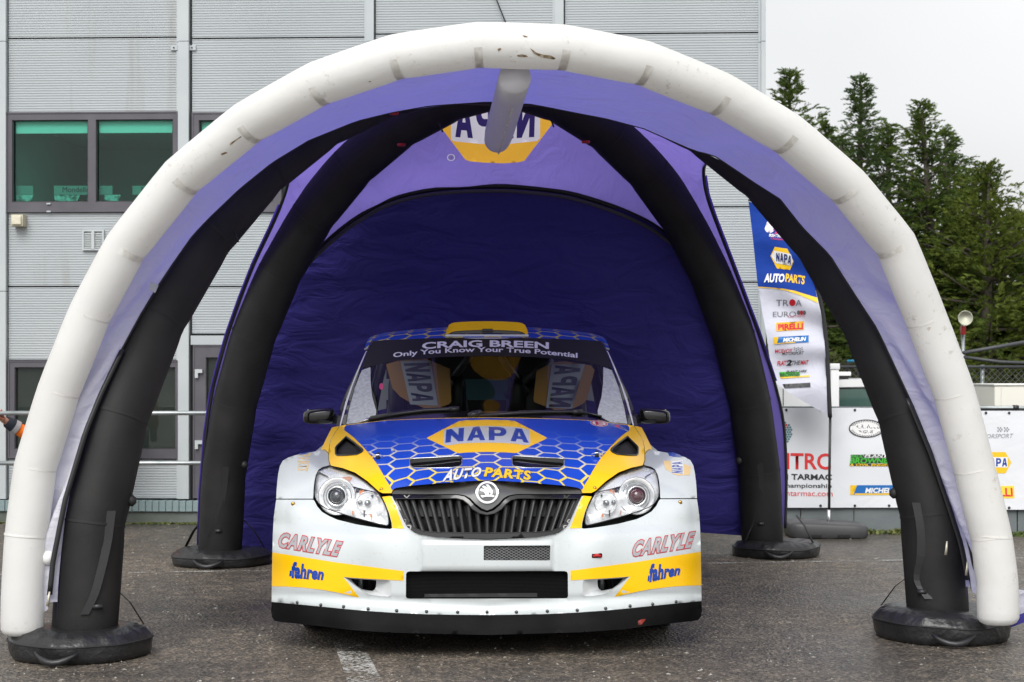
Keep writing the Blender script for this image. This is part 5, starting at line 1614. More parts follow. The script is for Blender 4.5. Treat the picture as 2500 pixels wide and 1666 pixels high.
# ---- mirrors
def superell(c, r, e=0.55, n=20, m=28):
    sg = lambda v, p: math.copysign(abs(v)**p, v)
    V = []
    for i in range(n+1):
        ph = -math.pi/2+math.pi*i/n
        for j in range(m):
            th = 2*math.pi*j/m
            V.append((c[0]+r[0]*sg(math.cos(ph), e)*sg(math.cos(th), e), c[1]+r[1]*sg(math.cos(ph), e)*sg(math.sin(th), e), c[2]+r[2]*sg(math.sin(ph), e)))
    Fc = [(i*m+j, i*m+(j+1) % m, (i+1)*m+(j+1) % m, (i+1)*m+j) for i in range(n) for j in range(m)]
    return V, Fc
for s in (1, -1):
    a0, b0 = k1(392, 945); a1, b1 = k1(690, 1092)
    y = 1.42
    c = P3(s*(a0+a1)/2, (b0+b1)/2, y)
    rx = abs(a1-a0)/2/F*(CY0+y); rz = abs(b1-b0)/2/F*(CY0+y)
    V, Fc = superell((0, 0, 0), (rx, 0.06, rz), 0.5)
    V = [(v[0], v[1], v[2]*(1-0.10*(v[0]*-s/rx))-0.004*(v[0]*-s/rx)) for v in V]
    mirr = add('door_mirror', ([Vector(v)+c for v in V], Fc), gloss_black, car, True)
    q0 = Vector((c.x+s*rx*0.8, c.y+0.01, c.z-rz*0.35)); q1 = Vector((c.x+s*(rx+0.07), c.y+0.02, c.z-rz*0.6))
    add('mirror_arm', tube([q0, q1], [0.024, 0.03], 10), satin_black, mirr, True)
    add('mirror_glass', ([(c.x-rx*0.85, c.y+0.0605, c.z-rz*0.8), (c.x+rx*0.85, c.y+0.0605, c.z-rz*0.8), (c.x+rx*0.85, c.y+0.0605, c.z+rz*0.8), (c.x-rx*0.85, c.y+0.0605, c.z+rz*0.8)], [(0, 3, 2, 1)]), chrome, mirr, True)

# ---- sides, tail, wheels (out of sight from the front, there from the side)
def side_panel(s):
    arch1 = [(0.82+0.40*math.cos(q), 0.30+0.40*math.sin(q)) for q in np.linspace(math.pi*0.98, 0.02, 14)]
    arch2 = [(3.20+0.40*math.cos(q), 0.30+0.40*math.sin(q)) for q in np.linspace(math.pi*0.98, 0.02, 14)]
    poly = [(0.36, 0.62), (0.36, 0.30)]+[(y, z) for y, z in arch1]+[(1.24, 0.14), (2.78, 0.14)]+[(y, z) for y, z in arch2]+[(3.62, 0.28), (3.90, 0.34), (3.92, 0.75), (3.80, 0.93), (1.3, 0.90), (0.95, 0.80), (0.66, 0.76)]
    def mp(y, z, off=0):
        fl_ = 0.05*math.exp(-((y-0.82)/0.42)**4)+0.05*math.exp(-((y-3.2)/0.42)**4)
        x = 0.87+fl_+0.02-0.10*max(0, z-0.66)**1.0*1.6-0.10*max(0, (z-0.80))*2
        x = min(x, 0.93, 0.90-1.0*max(0, z-0.76))
        return Vector((s*(x+off), y, z))
    return patch(poly, mp, step=0.08, rim=0.03)
for s in (1, -1):
    sd = add('body_side', side_panel(s), paint_white, car, True)
    add('yellow_band', patch([(1.35, 0.45), (2.7, 0.50), (2.7, 0.66), (1.35, 0.60)], lambda y, z, off=0: Vector((s*(0.897), y, z)), step=0.2), paint_yellow, sd, True)
    V, Fc = grid(lambda i, j: (s*(0.735-0.115*j**1.1), 1.32+0.55*j*(1-i)+(3.55-1.32-0.45*j)*i, 0.93+(zroof(0.65, 1.9+1.2*i)-0.93)*j), 16, 8)
    add('side_glass', (V, Fc), m_ws, car, True)
    for yy in (2.35, 3.3):
        add('door_pillar', tube([(s*0.735, yy+0.02, 0.88), (s*0.685, yy+(0.25 if yy < 2 else 0.0), 1.15), (s*0.62, yy+(0.5 if yy < 2 else -0.05), zroof(0.65, 2)-0.01)], 0.03, 8), satin_black, car, True)
    for yy in (0.82, 3.20):
        wh = add('wheel', lathe([(0.20, -0.10), (0.29, -0.105), (0.318, -0.085), (0.322, 0.0), (0.318, 0.085), (0.29, 0.105), (0.20, 0.10)], 40, (s*0.775, yy, 0.322), 'X'), rubber, car, True)
        add('rim', lathe([(0.205, 0.02*s), (0.21, 0.095*s), (0.19, 0.085*s), (0.06, 0.06*s), (0.02, 0.07*s)], 24, (s*0.775, yy, 0.322), 'X'), M('white rim', (0.7, 0.7, 0.7), 0.3, coat=0.4) if 'white rim' not in bpy.data.materials else bpy.data.materials['white rim'], wh, True)
add('tailgate', grid(lambda i, j: ((i*2-1)*(0.84-0.2*max(0, j-0.5)*1.6), 3.90-0.62*max(0, j-0.5)*1.3-0.05*abs(i*2-1)**3, 0.3+1.13*j), 14, 12), paint_white, car, True)
add('rear_wing', rbox(-0.68, 0.68, 3.35, 3.62, 1.40, 1.425, 0.01), paint_blue, car, True)
add('floor_pan', box(-0.80, 0.80, 0.30, 3.8, 0.13, 0.16), matt_black, car, True, False)

# ---- cabin
add('dashboard', grid(lambda i, j: ((i*2-1)*0.66, 1.28+0.42*j, 0.91+0.03*math.sin(math.pi*j)-0.04*j+0.02*math.exp(-((i-0.72)/0.1)**2)), 16, 6), matt_black, car, True)
for s in (1, -1):
    x = s*0.34
    add('race_seat', join(superell((x, 2.42, 0.84), (0.24, 0.09, 0.36), 0.6), superell((x-0.17, 2.33, 1.08), (0.05, 0.11, 0.12), 0.6), superell((x+0.17, 2.33, 1.08), (0.05, 0.11, 0.12), 0.6)), satin_black, car, True)
add('steering_wheel', tube([(0.34+0.16*math.cos(q*0.2618), 1.85+0.05*math.sin(q*0.2618), 0.84+0.15*math.sin(q*0.2618)) for q in range(25)], 0.015, 8, False), satin_black, car, True)
add('cabin_liner', join(box(-0.62, 0.62, 3.10, 3.12, 0.4, 1.04), box(-0.62, 0.62, 3.10, 3.12, 1.17, 1.44), grid(lambda i, j: ((i*2-1)*0.6, 1.85+1.3*j, zroof((i*2-1)*0.6, 1.85+1.3*j)-0.02), 12, 8)), matt_black, car, True, False)
add('rear_window', box(-0.55, 0.55, 3.105, 3.11, 1.04, 1.17), M('teal rear window', (0.06, 0.13, 0.15), 0.3), car, True, False)
m_cage = M('cage tube', (0.22, 0.23, 0.24), 0.35, coat=0.2)
def cab(x, y, dep):
    a, b = k8(x, y)
    return P3(a, b, dep)
for p0, p1 in (((990, 330), (835, 545)), ((1245, 335), (1450, 620)), ((1640, 350), (1290, 640)), ((835, 545), (700, 470))):
    add('cage_tube', tube([cab(*p0, 2.1), cab(*p1, 2.35)], 0.021, 10), m_cage, car, True)
for s in (1, -1):
    add('cage_tube', tube([(s*0.70, 1.30, 0.92), (s*0.60, 1.80, 1.33), (s*0.585, 2.6, 1.39)], 0.02, 10), m_cage, car, True)
add('cage_tube', tube([(-0.6, 1.84, 1.34), (0.6, 1.84, 1.34)], 0.02, 10), m_cage, car, True)
# boards added in the cabin to imitate tent logos reflected in the windscreen
m_reflect = M('amber reflection', (0.42, 0.20, 0.025), 0.5)
m_reflect_w = M('pale reflection band', (0.42, 0.45, 0.50), 0.5)
m_reflect_b = M('reflection lettering', (0.02, 0.025, 0.06), 0.5)
def reflect_map(dep, lean):
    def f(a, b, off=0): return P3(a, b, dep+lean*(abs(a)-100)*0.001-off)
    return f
sm = reflect_map(2.05, 1.2)
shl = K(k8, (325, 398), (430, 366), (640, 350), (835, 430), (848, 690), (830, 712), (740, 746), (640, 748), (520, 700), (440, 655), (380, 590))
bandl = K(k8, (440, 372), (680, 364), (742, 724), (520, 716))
sh1 = add('reflection_board', patch(shl, sm, step=16, rim=0.004), m_reflect, car, True)
add('reflection_band', patch(bandl, sm, step=30, off=0.003), m_reflect_w, sh1, True)
add('reflection_lettering', heavy('NAPA', K(k8, (668, 384), (708, 700), (540, 690), (466, 390)), sm, 0.006), m_reflect_b, sh1, True)
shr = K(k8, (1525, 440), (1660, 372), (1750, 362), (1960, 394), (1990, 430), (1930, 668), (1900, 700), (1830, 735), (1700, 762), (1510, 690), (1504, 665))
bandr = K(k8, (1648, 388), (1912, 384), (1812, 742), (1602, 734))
sh2 = add('reflection_board', patch(shr, sm, step=16, rim=0.004), m_reflect, car, True)
add('reflection_band', patch(bandr, sm, step=30, off=0.003), m_reflect_w, sh2, True)
add('reflection_lettering', heavy('NAPA', K(k8, (1800, 728), (1884, 394), (1676, 394), (1628, 728)), sm, 0.006, mirror=False), m_reflect_b, sh2, True)
c = mw(*k8(290, 575))
add('red_sticker', patch(ell(k8(290, 575), 5, 8), mw, step=8, off=0.002), ink_pink, ws, True)

# ================================================================== barrier wall with banners
m_wall_c = M('painted block wall', (0.12, 0.14, 0.145), 0.8, col2=(0.17, 0.19, 0.195), ns=2.5, bs=30, bstr=0.2)
wa, wb = Wp(1700, 1300, 12.55), Wp(2620, 1300, 12.0)
wall = thing('barrier_wall', 'low grey block wall behind the white sponsor banners', 'wall', (wa.x, wa.y, 0), math.atan2(wb.y-wa.y, wb.x-wa.x))
WL = (wb-wa).length
WIv = WM[wall].inverted(); wang = math.atan2(wb.y-wa.y, wb.x-wa.x)
wn = Vector((-math.sin(wang), math.cos(wang), 0))
def WA(u, v):
    d = Wp(u, v, 1)-Vector((0, 0, H))
    t = (Vector((wa.x, wa.y, H))-Vector((0, 0, H))).dot(wn)/d.dot(wn)
    q = WIv @ (Vector((0, 0, H))+d*t)
    return q.x, q.z
zt = WA(2000, 1000)[1]
nb = 7
for i in range(nb):
    add('block', rbox(i*WL/nb+0.003, (i+1)*WL/nb-0.003, 0.0, 0.15, 0.0, zt, 0.006), m_wall_c, wall, True, False)
add('coping', box(-0.02, WL+0.02, -0.01, 0.17, zt+0.001, zt+0.02), m_wall_c, wall, True, False)
tag(add('grass_verge', weeds(wa+Vector((0, -0.02, -wa.z)), wb+Vector((0, -0.02, -wb.z)), 2600, 0.09, 5, 0.05), m_weed, smooth=False), 'tufts of grass along the foot of the banner wall', 'grass', kind='stuff')

m_ban = cloth('white banner vinyl', (0.74, 0.76, 0.79), 0.06, (0.7, 0.7, 0.75), 0.25, 2.0, rough=0.45)
def ban_map(u, v, off=0):
    s, z = WA(u, v)
    r = 0.012*noise.noise(Vector((s*1.7, z*3, 0)))+0.008*math.sin(s*9+2*math.sin(z*5))*max(0, (z-0.75)*4)
    return (s, -0.03+r-off, z)
def banner(label, u0, u1, vt, vb, loc):
    t = tag(add('banner', patch(rect(u0, vt, u1, vb), ban_map, step=10), m_ban, None), label, 'banner', 'sponsor banners on the low wall')
    t.matrix_world = WM[wall]; WM[t] = WM[wall]
    n = 7
    for i in range(n):
        for v in (vt+5, vb-5):
            u = u0+8+(u1-u0-16)*i/(n-1)
            c = ban_map(u, v, 0.003)
            add('eyelet', lathe([(0.010, 0.0), (0.010, -0.003), (0.005, -0.004)], 10, c, 'Y'), satin_black, t, True)
    return t
bn1 = banner('white vinyl banner with red and black championship lettering behind the flag', 1745, 2262, 996, 1239, 0)
bn2 = banner('white vinyl banner at the right frame edge beyond the white arch', 2285, 2640, 1003, 1244, 0)
KB = lambda x, y: (1850+x/2.8, 800+y/2.8)
def bt(t, s, q, m, **kw): add('lettering', lettering(s, [KB(*p) for p in q], ban_map, 0.003, **kw), m, t, True)
def bp(t, poly, m, off=0.002, holes=()): return add('print', patch([KB(*p) for p in poly], ban_map, [[KB(*p) for p in h] for h in holes], step=14, off=off), m, t, True)
ink_redp = M('bright red print', (0.65, 0.03, 0.03), 0.5)
bt(bn1, 'ITRC', [(200, 858), (498, 862), (498, 968), (200, 965)], ink_redp, bold=0.02)
bt(bn1, 'TARMAC', [(232, 1000), (505, 1003), (505, 1040), (232, 1037)], ink_dark, bold=0.03)
bt(bn1, 'IRISH', [(40, 998), (206, 1000), (206, 1037), (40, 1035)], ink_dark, bold=0.03)
bt(bn1, 'Championship', [(150, 1062), (506, 1066), (506, 1104), (150, 1100)], ink_dark, bold=0.015)
bt(bn1, 'irishtarmac.com', [(120, 1110), (512, 1114), (512, 1152), (120, 1148)], ink_redp)
rr = random.Random(3)
for i in range(7):
    for j in range(9):
        x, y = 120+i*17+(8 if j % 2 else 0), 650+j*16
        if ((x-160)/75)**2+((y-715)/80)**2 < 1:
            add('print', patch([KB(*p) for p in ell((x, y), 8, 8, 10)], ban_map, step=30, off=0.002), ink_redp if rr.random() < 0.15 else ink_teal, bn1, True)
# oval chequered logo
bp(bn1, ell((742, 690), 120, 62, 36), ink_dark)
bp(bn1, ell((742, 690), 112, 56, 36), ink_white, 0.003)
bp(bn1, ell((742, 690), 120, 62, 36), ink_dark, 0.0035, [ell((742, 690), 114, 58, 36)])
for r_ in (0, 1):
    for q in range(36):
        if abs(math.sin(q*2*math.pi/36)) < 0.25: continue
        a0 = (q+0.5*(r_ % 2))*2*math.pi/36; a1 = a0+math.pi/36
        f0, f1 = 0.92-r_*0.11, 1.0-r_*0.11
        pts_ = [(742+112*f*math.cos(a), 690+56*f*math.sin(a)) for f, a in ((f0, a0), (f1, a0), (f1, a1), (f0, a1))]
        add('print', patch([KB(*p) for p in pts_], ban_map, step=30, off=0.004), ink_dark, bn1, True)
bt(bn1, 'SHERWOOD', [(648, 664), (838, 664), (838, 689), (648, 689)], ink_dark, bold=0.02)
bt(bn1, 'ENGINES', [(680, 702), (808, 702), (808, 722), (680, 722)], ink_dark, bold=0.02)
bp(bn1, [(636, 868), (720, 868), (730, 890), (890, 890), (885, 925), (632, 930)], ink_dark)
bt(bn1, 'PAUL', [(640, 870), (722, 870), (718, 890), (636, 890)], ink_green, bold=0.03, shear=0.1)
bp(bn1, [(724, 866), (1010, 866), (1010, 886), (730, 886)], ink_dark)
add('lettering', lettering('PLANT HIRE', [KB(*p) for p in ((735, 866), (1005, 866), (1003, 886), (732, 886))], ban_map, 0.0045, bold=0.02, shear=0.1), ink_white, bn1, True)
add('lettering', lettering('BROWNE', [KB(*p) for p in ((638, 892), (890, 892), (884, 926), (632, 928))], ban_map, 0.0045, bold=0.035), ink_green, bn1, True)
bp(bn1, [(628, 930), (1040, 930), (1040, 949), (628, 945)], ink_dark)
add('lettering', lettering('& CIVIL ENGINEERING', [KB(*p) for p in ((632, 930), (1035, 930), (1035, 947), (632, 945))], ban_map, 0.0045, bold=0.025, shear=0.1), ink_yellow, bn1, True)
bp(bn1, [(632, 1076), (1090, 1076), (1090, 1142), (632, 1142)], ink_cyan)
bp(bn1, [(632, 1076), (678, 1076), (655, 1142), (632, 1142)], ink_yellow, 0.003)
bp(bn1, [(665, 1132), (912, 1132), (908, 1142), (660, 1142)], ink_yellow, 0.0035)
add('lettering', lettering('MICHELIN', [KB(*p) for p in ((735, 1096), (962, 1096), (962, 1128), (735, 1128))], ban_map, 0.004, bold=0.04, shear=0.2), ink_white, bn1, True)
bt(bn2, 'MOTORSPORT', [(1470, 730), (1745, 724), (1742, 754), (1470, 756)], M('faint grey print', (0.25, 0.26, 0.28), 0.6), shear=0.2)
for x in (1655, 1700):
    for i in range(4):
        for j in range(3):
            if (i+j) % 2 == 0: bp(bn2, rect(x-20+i*9, 680+j*11, x-11+i*9, 691+j*11), bpy.data.materials['faint grey print'])
bp(bn2, [(1500, 920), (1560, 850), (1690, 850), (1730, 920), (1690, 995), (1560, 995)], ink_yellow)
bp(bn2, [(1530, 885), (1705, 885), (1705, 955), (1530, 955)], ink_white, 0.003)
add('lettering', heavy('NAPA', [KB(*p) for p in ((1545, 892), (1702, 892), (1702, 948), (1545, 948))], ban_map, 0.004), ink_blue, bn2, True)
bp(bn2, [(1500, 1085), (1748, 1080), (1752, 1165), (1500, 1168)], M('lemon print', (0.85, 0.62, 0.05), 0.5))
add('lettering', lettering('PIRELLI', [KB(*p) for p in ((1510, 1100), (1735, 1096), (1738, 1150), (1510, 1152))], ban_map, 0.004, bold=0.03), ink_redp, bn2, True)
tr_ = thing('banner_rail', 'thin grey steel tube along the top of the right hand banner', 'rail', tuple(WM[wall] @ Vector((WA(2285, 1000)[0], -0.03, 0))))
p0 = WM[wall] @ Vector((WA(2285, 999)[0], -0.02, WA(2285, 999)[1]+0.01)); p1 = WM[wall] @ Vector((WA(2640, 999)[0], -0.02, WA(2640, 999)[1]+0.01))
add('tube', tube([p0, p1], 0.014, 10), steel, tr_)
for t in (0.02, 0.55, 0.98):
    p = p0.lerp(p1, t)
    add('clamp', tube([p-Vector((0.02, 0, 0)), p+Vector((0.02, 0, 0))], 0.02, 8), satin_black, tr_)

# ================================================================== feather flag
FD = 11.95
KF = lambda x, y: (1750+x/2.613, 460+y/2.613)
fb = gp(2027, 1298)
flag = thing('feather_flag', 'blue and white feather flag on a black pole beside the tent', 'flag', (Wp(2024, 1290, FD).x, FD, 0))
def fl_map(u, v, off=0):
    x = (u-1826)/2.0; y = (v-487)/5.0
    # folds fan out from the pole side
    wv = 0.030*math.sin((v*0.055-u*0.018)+1.5*noise.noise(Vector((u*0.01, v*0.006, 0))))*min(1, max(0, (u-1830)/110))+0.035*noise.noise(Vector((u*0.012, v*0.010, 4)))
    return Wp(u, v, FD+wv-off)
sail = [KF(*p) for p in ((202, 86), (228, 300), (265, 630), (288, 780), (312, 905), (340, 1100), (375, 1245), (450, 1298), (560, 1365), (705, 1446), (700, 1250), (692, 1050), (680, 900), (662, 780), (640, 690), (612, 560), (585, 460), (555, 390), (510, 300), (460, 235), (400, 180), (330, 132), (260, 100))]
m_sailw = cloth('white flag cloth', (0.76, 0.77, 0.87), 0.35, (0.80, 0.81, 0.92), 0.3, 4)
m_sailb = cloth('blue flag cloth', (0.012, 0.06, 0.36), 0.3, (0.02, 0.09, 0.55), 0.3, 4)
sl = add('sail', patch(sail, fl_map, step=9), m_sailw, flag)
blue = [KF(*p) for p in ((202, 86), (228, 300), (262, 628), (330, 632), (420, 640), (500, 655), (580, 680), (640, 698), (612, 560), (585, 460), (555, 390), (510, 300), (460, 235), (400, 180), (330, 132), (260, 100))]
add('blue_field', patch(blue, fl_map, step=9, off=0.004), m_sailb, sl)
add('yellow_edge', patch([KF(*p) for p in ((262, 628), (330, 632), (420, 640), (500, 655), (580, 680), (640, 698), (645, 732), (600, 712), (520, 678), (440, 652), (340, 638), (262, 634))], fl_map, step=9, off=0.005), ink_yellow, sl)
def ft(s, q, m, off=0.008, **kw): add('lettering', lettering(s, [KF(*p) for p in q], fl_map, off, **kw), m, sl)
def fp(poly, m, off=0.006): add('print', patch([KF(*p) for p in poly], fl_map, step=8, off=off), m, sl)
fp([(305, 260), (320, 215), (345, 192), (368, 205), (372, 235), (360, 262), (362, 275), (345, 285), (318, 280)], M('pale lilac print', (0.7, 0.66, 0.8), 0.5))
ft('ITRC', [(382, 244), (446, 252), (446, 280), (382, 274)], ink_white, bold=0.02)
ft('2023', [(368, 262), (452, 272), (452, 300), (368, 290)], ink_pink, bold=0.03)
ft('IRISH TARMAC', [(335, 290), (450, 300), (450, 318), (335, 308)], ink_white, bold=0.03)
ft('Championship', [(345, 312), (456, 324), (456, 340), (345, 328)], ink_pink, bold=0.02)
fp([(342, 432), (370, 374), (450, 386), (490, 468), (466, 522), (384, 512)], ink_yellow)
fp([(348, 430), (366, 398), (472, 420), (486, 466), (472, 494), (376, 478)], ink_white, 0.008)
add('lettering', heavy('NAPA', [KF(*p) for p in ((378, 412), (478, 434), (472, 488), (380, 466))], fl_map, 0.011, bow=-2), ink_navy, sl)
ft('AUTO', [(306, 546), (432, 548), (428, 598), (302, 598)], ink_white, bold=0.04, shear=0.1)
ft('PARTS', [(440, 545), (562, 562), (558, 612), (438, 594)], ink_yellow, bold=0.04, shear=0.1)
gr_ = M('grey print', (0.14, 0.14, 0.15), 0.5)
ft('TR', [(378, 712), (458, 712), (458, 752), (378, 752)], gr_)
fp(ell(KF(482, 730) and (482, 730), 20, 22), ink_red)
ft('A', [(502, 712), (542, 712), (542, 752), (502, 752)], gr_)
ft('EURO', [(358, 788), (505, 786), (505, 820), (358, 820)], gr_)
for x, m_ in ((522, gr_), (540, ink_red), (558, gr_)): fp(ell((x, 794), 11, 14), m_)
ft('CAR PARTS', [(455, 812), (560, 808), (560, 822), (455, 826)], ink_red)
fp([(378, 858), (556, 848), (556, 902), (380, 912)], M('amber print', (0.85, 0.42, 0.01), 0.5))
ft('PIRELLI', [(392, 870), (548, 862), (548, 896), (394, 902)], ink_red, bold=0.05)
fp([(362, 950), (586, 938), (586, 982), (364, 994)], ink_cyan); fp([(362, 950), (394, 948), (384, 993), (364, 994)], ink_yellow, 0.008); fp([(386, 988), (500, 980), (500, 985), (384, 993)], ink_yellow, 0.009)
ft('MICHELIN', [(424, 956), (568, 950), (568, 972), (424, 980)], ink_white, 0.01, bold=0.04, shear=0.2)
ft('MCEVOY', [(372, 1030), (482, 1024), (482, 1048), (372, 1052)], ink_red, bold=0.02)
ft('MOTORSPORT', [(418, 1048), (556, 1040), (554, 1060), (416, 1064)], ink_dark, bold=0.02, shear=0.2)
for i in range(10):
    x, y = 492+(i % 5)*12, 1014+(i//5)*12+((i % 5) % 2)*5
    fp(rect(x, y, x+7, y+7), gr_)
ft('FLAT', [(386, 1104), (446, 1102), (446, 1128), (386, 1130)], ink_red, bold=0.04, shear=0.2)
ft('2', [(448, 1098), (478, 1097), (474, 1130), (446, 1131)], ink_dark, bold=0.05, shear=0.1)
ft('THE', [(480, 1102), (534, 1100), (532, 1126), (478, 1128)], gr_, bold=0.03, shear=0.2)
ft('MAT', [(536, 1100), (586, 1098), (584, 1122), (534, 1124)], ink_red, bold=0.04, shear=0.2)
fp([(398, 1172), (530, 1170), (532, 1200), (402, 1204)], ink_green); ft('BROWNE', [(404, 1180), (526, 1176), (526, 1200), (406, 1202)], ink_dark, 0.009, bold=0.02)
ft('PLANT HIRE', [(445, 1164), (575, 1158), (573, 1172), (443, 1178)], ink_dark, bold=0.03, shear=0.2)
fp([(404, 1204), (592, 1192), (594, 1202), (408, 1214)], ink_yellow)
fp([(420, 1250), (596, 1240), (598, 1268), (432, 1276)], ink_dark)
ft('BDP', [(438, 1250), (480, 1248), (480, 1270), (438, 1272)], gr_, 0.009)
# sleeve and pole
slv = [KF(*p) for p in ((200, 75), (262, 90), (335, 120), (405, 166), (468, 222), (520, 288), (565, 365), (595, 440), (622, 550), (650, 680), (672, 780), (690, 900), (702, 1050), (712, 1250), (722, 1462))]
pole3 = [Wp(u, v, FD+0.01) for u, v in spline(slv, 4)]
add('sleeve', tube(pole3, [0.012+0.020*min(1, i/25) for i in range(len(pole3))], 10, flat=0.5), M('black sleeve', (0.02, 0.02, 0.022), 0.7), flag)
add('pole', tube([Wp(2027, 1012, FD+0.01), Wp(2025, 1150, FD+0.01), Wp(2024, 1262, FD+0.01)], 0.010, 10), satin_black, flag)
add('spigot', tube([Wp(2023.5, 1245, FD+0.01), Wp(2023.5, 1290, FD+0.01)], 0.013, 10), alu, flag)
cc_ = Wp(2024, 1290, FD)
def flagbase():
    V, Fc = [], []
    n = 44
    prof = [(0.02, 0.105), (0.75, 0.10), (0.95, 0.092), (1.0, 0.078), (1.0, 0.02), (0.96, 0.004), (0.02, 0.004)]
    for r, z in prof:
        for k in range(n):
            q = 2*math.pi*k/n
            sq = (abs(math.cos(q))**12+abs(math.sin(q))**12)**(-1/12)
            V.append((cc_.x-0.02+0.285*r*sq*math.cos(q), FD+0.04+0.19*r*sq*math.sin(q), z*(1.12-0.12*math.cos(q))))
    for i in range(len(prof)-1):
        for k in range(n): Fc.append((i*n+k, i*n+(k+1) % n, (i+1)*n+(k+1) % n, (i+1)*n+k))
    return V, Fc
fbs = add('flag_base', flagbase(), M('grey plastic', (0.055, 0.055, 0.058), 0.45), flag, sharp=50)
for x in (-0.13, 0.08):
    add('hand_slot', rbox(cc_.x+x-0.045, cc_.x+x+0.045, FD-0.158, FD-0.135, 0.004, 0.03, 0.004), matt_black, fbs)

# ================================================================== vehicles and boxes beyond the wall
van = thing('parked_van', 'white van with a tinted side window parked beyond the banner wall', 'van', (Wp(2060, 1000, 14.6).x, 14.6, 0))
VD = 14.4
def vx(u): return Wp(u, 900, VD).x
def vz(v): return Wp(2000, v, VD).z
m_vanw = M('white van paint', (0.76, 0.77, 0.77), 0.3, coat=0.4)
poly = [(vx(1880), 0.32), (vx(1880), vz(942)), (vx(2030), vz(940)), (vx(2046), vz(928)), (vx(2130), vz(924)), (vx(2150), vz(935)), (vx(2185), vz(1000)), (vx(2260), vz(1020)), (vx(2275), 0.75), (vx(2275), 0.34)]
n = len(poly)
V = [(x, VD, z) for x, z in poly]+[(x, VD+1.6, z) for x, z in poly]
add('body', (V, [tuple(range(n))[::-1], tuple(range(n, 2*n))]+[(i, (i+1) % n, n+(i+1) % n, n+i) for i in range(n)]), m_vanw, van, smooth=False)
wpn = [(2047, 948), (2133, 946), (2146, 994), (2047, 994)]
win_ = add('side_window', patch(wpn, lambda u, v, off=0: Wp(u, v, VD-0.01-off), step=60, rim=0.008), M('green car glass', (0.05, 0.10, 0.085), 0.06, coat=0.5, col2=(0.10, 0.17, 0.14), ns=1.5), van)
add('window_trim', tube([Wp(u, v, VD-0.012) for u, v in wpn+wpn[:1]], 0.008, 6), satin_black, van)
add('light_bar', rbox(vx(2049), vx(2090), VD+0.2, VD+0.5, vz(918), vz(908), 0.01), m_vanw, van)
add('light_bar_feet', box(vx(2052), vx(2086), VD+0.25, VD+0.45, vz(926), vz(919), ), satin_black, van, smooth=False)
add('panel_gap', box(vx(1911), vx(1913), VD-0.004, VD, 0.4, vz(946)), m_joint, van, smooth=False)
for xx in (vx(1930), vx(2225)):
    add('wheel', lathe([(0.12, -0.1), (0.28, -0.1), (0.31, -0.06), (0.31, 0.06), (0.28, 0.1), (0.12, 0.1)], 28, (xx, VD+0.12, 0.31), 'Y'), rubber, van)
post = thing('white_post', 'square white post with a cap standing beside the van window', 'post', (Wp(2037, 1000, 14.2).x, 14.2, 0))
px_ = Wp(2037, 900, 14.2)
zt_ = Wp(2037, 888, 14.2).z
add('post_shaft', rbox(px_.x-0.036, px_.x+0.036, 14.17, 14.24, 0, zt_-0.055, 0.004), m_vanw, post)
add('post_cap', rbox(px_.x-0.042, px_.x+0.042, 14.164, 14.246, zt_-0.054, zt_, 0.006), m_vanw, post)
cab_ = thing('steel_cabinet', 'cream white steel cabinet at the right edge behind the banner', 'cabinet', (Wp(2480, 1000, 14.0).x, 14.0, 0))
x0_, x1_ = Wp(2428, 900, 14.0).x, Wp(2640, 900, 14.0).x
add('cabinet_body', rbox(x0_, x1_, 14.0, 14.7, 0.0, Wp(2480, 942, 14).z, 0.01), M('cream steel', (0.66, 0.65, 0.58), 0.5), cab_)
add('cabinet_lid', rbox(x0_-0.006, x1_+0.01, 13.99, 14.71, Wp(2480, 942, 14).z+0.001, Wp(2480, 938, 14).z+0.002, 0.003), M('cream lid', (0.75, 0.75, 0.71), 0.5), cab_)
add('door_edge', box(x0_+0.055, x0_+0.058, 13.996, 14.0, 0.1, Wp(2480, 946, 14).z), M('seam shade', (0.45, 0.45, 0.42), 0.6), cab_)

# chain link fence
FNC = 16.5
fence = thing('chain_link_fence', 'chain link fence with dark tubes between the van and the trees', 'fence', (Wp(2200, 1000, FNC).x, FNC, 0))
fx0, fx1 = Wp(1870, 900, FNC).x, Wp(2620, 900, FNC).x
ftop = Wp(2000, 896, FNC).z
m_wire = M('fence wire', (0.20, 0.21, 0.21), 0.5, metal=0.6)
def links():
    V, Fc = [], []
    s = 0.06; r = 0.0022
    hgt = ftop-0.05
    n = int((fx1-fx0+hgt)/s)
    for d in (1, -1):
        for i in range(n):
            x = fx0-hgt+i*s if d == 1 else fx0+i*s
            a = Vector((x, FNC+0.004*d, 0.05)); b = Vector((x+d*hgt, FNC+0.004*d, 0.05+hgt))
            if max(a.x, b.x) < fx0 or min(a.x, b.x) > fx1: continue
            sd = Vector((d, 0, -1)).normalized()*r
            k = len(V)
            V += [a+sd, b+sd, b+Vector((0, -r*1.5, 0)), a+Vector((0, -r*1.5, 0)), b-sd, a-sd]
            Fc += [(k, k+1, k+2, k+3), (k+3, k+2, k+4, k+5)]
    return V, Fc
tag(add('wire_mesh', links(), m_wire, fence, smooth=False), kind='stuff')
for z in (ftop, 0.06):
    add('fence_tube', tube([(fx0, FNC, z), (fx1, FNC, z)], 0.014, 8), M('dark tube', (0.05, 0.055, 0.06), 0.5) if 'dark tube' not in bpy.data.materials else bpy.data.materials['dark tube'], fence)
for u in (1900, 2120, 2400, 2600):
    x = Wp(u, 900, FNC).x
    add('fence_post', tube([(x, FNC+0.03, 0), (x, FNC+0.03, ftop+0.02)], 0.022, 8), steel, fence)
a = Wp(2352, 862, FNC); b = Wp(2560, 826, FNC+0.3)
add('fence_brace', tube([a, b], 0.02, 8), bpy.data.materials['dark tube'], fence)
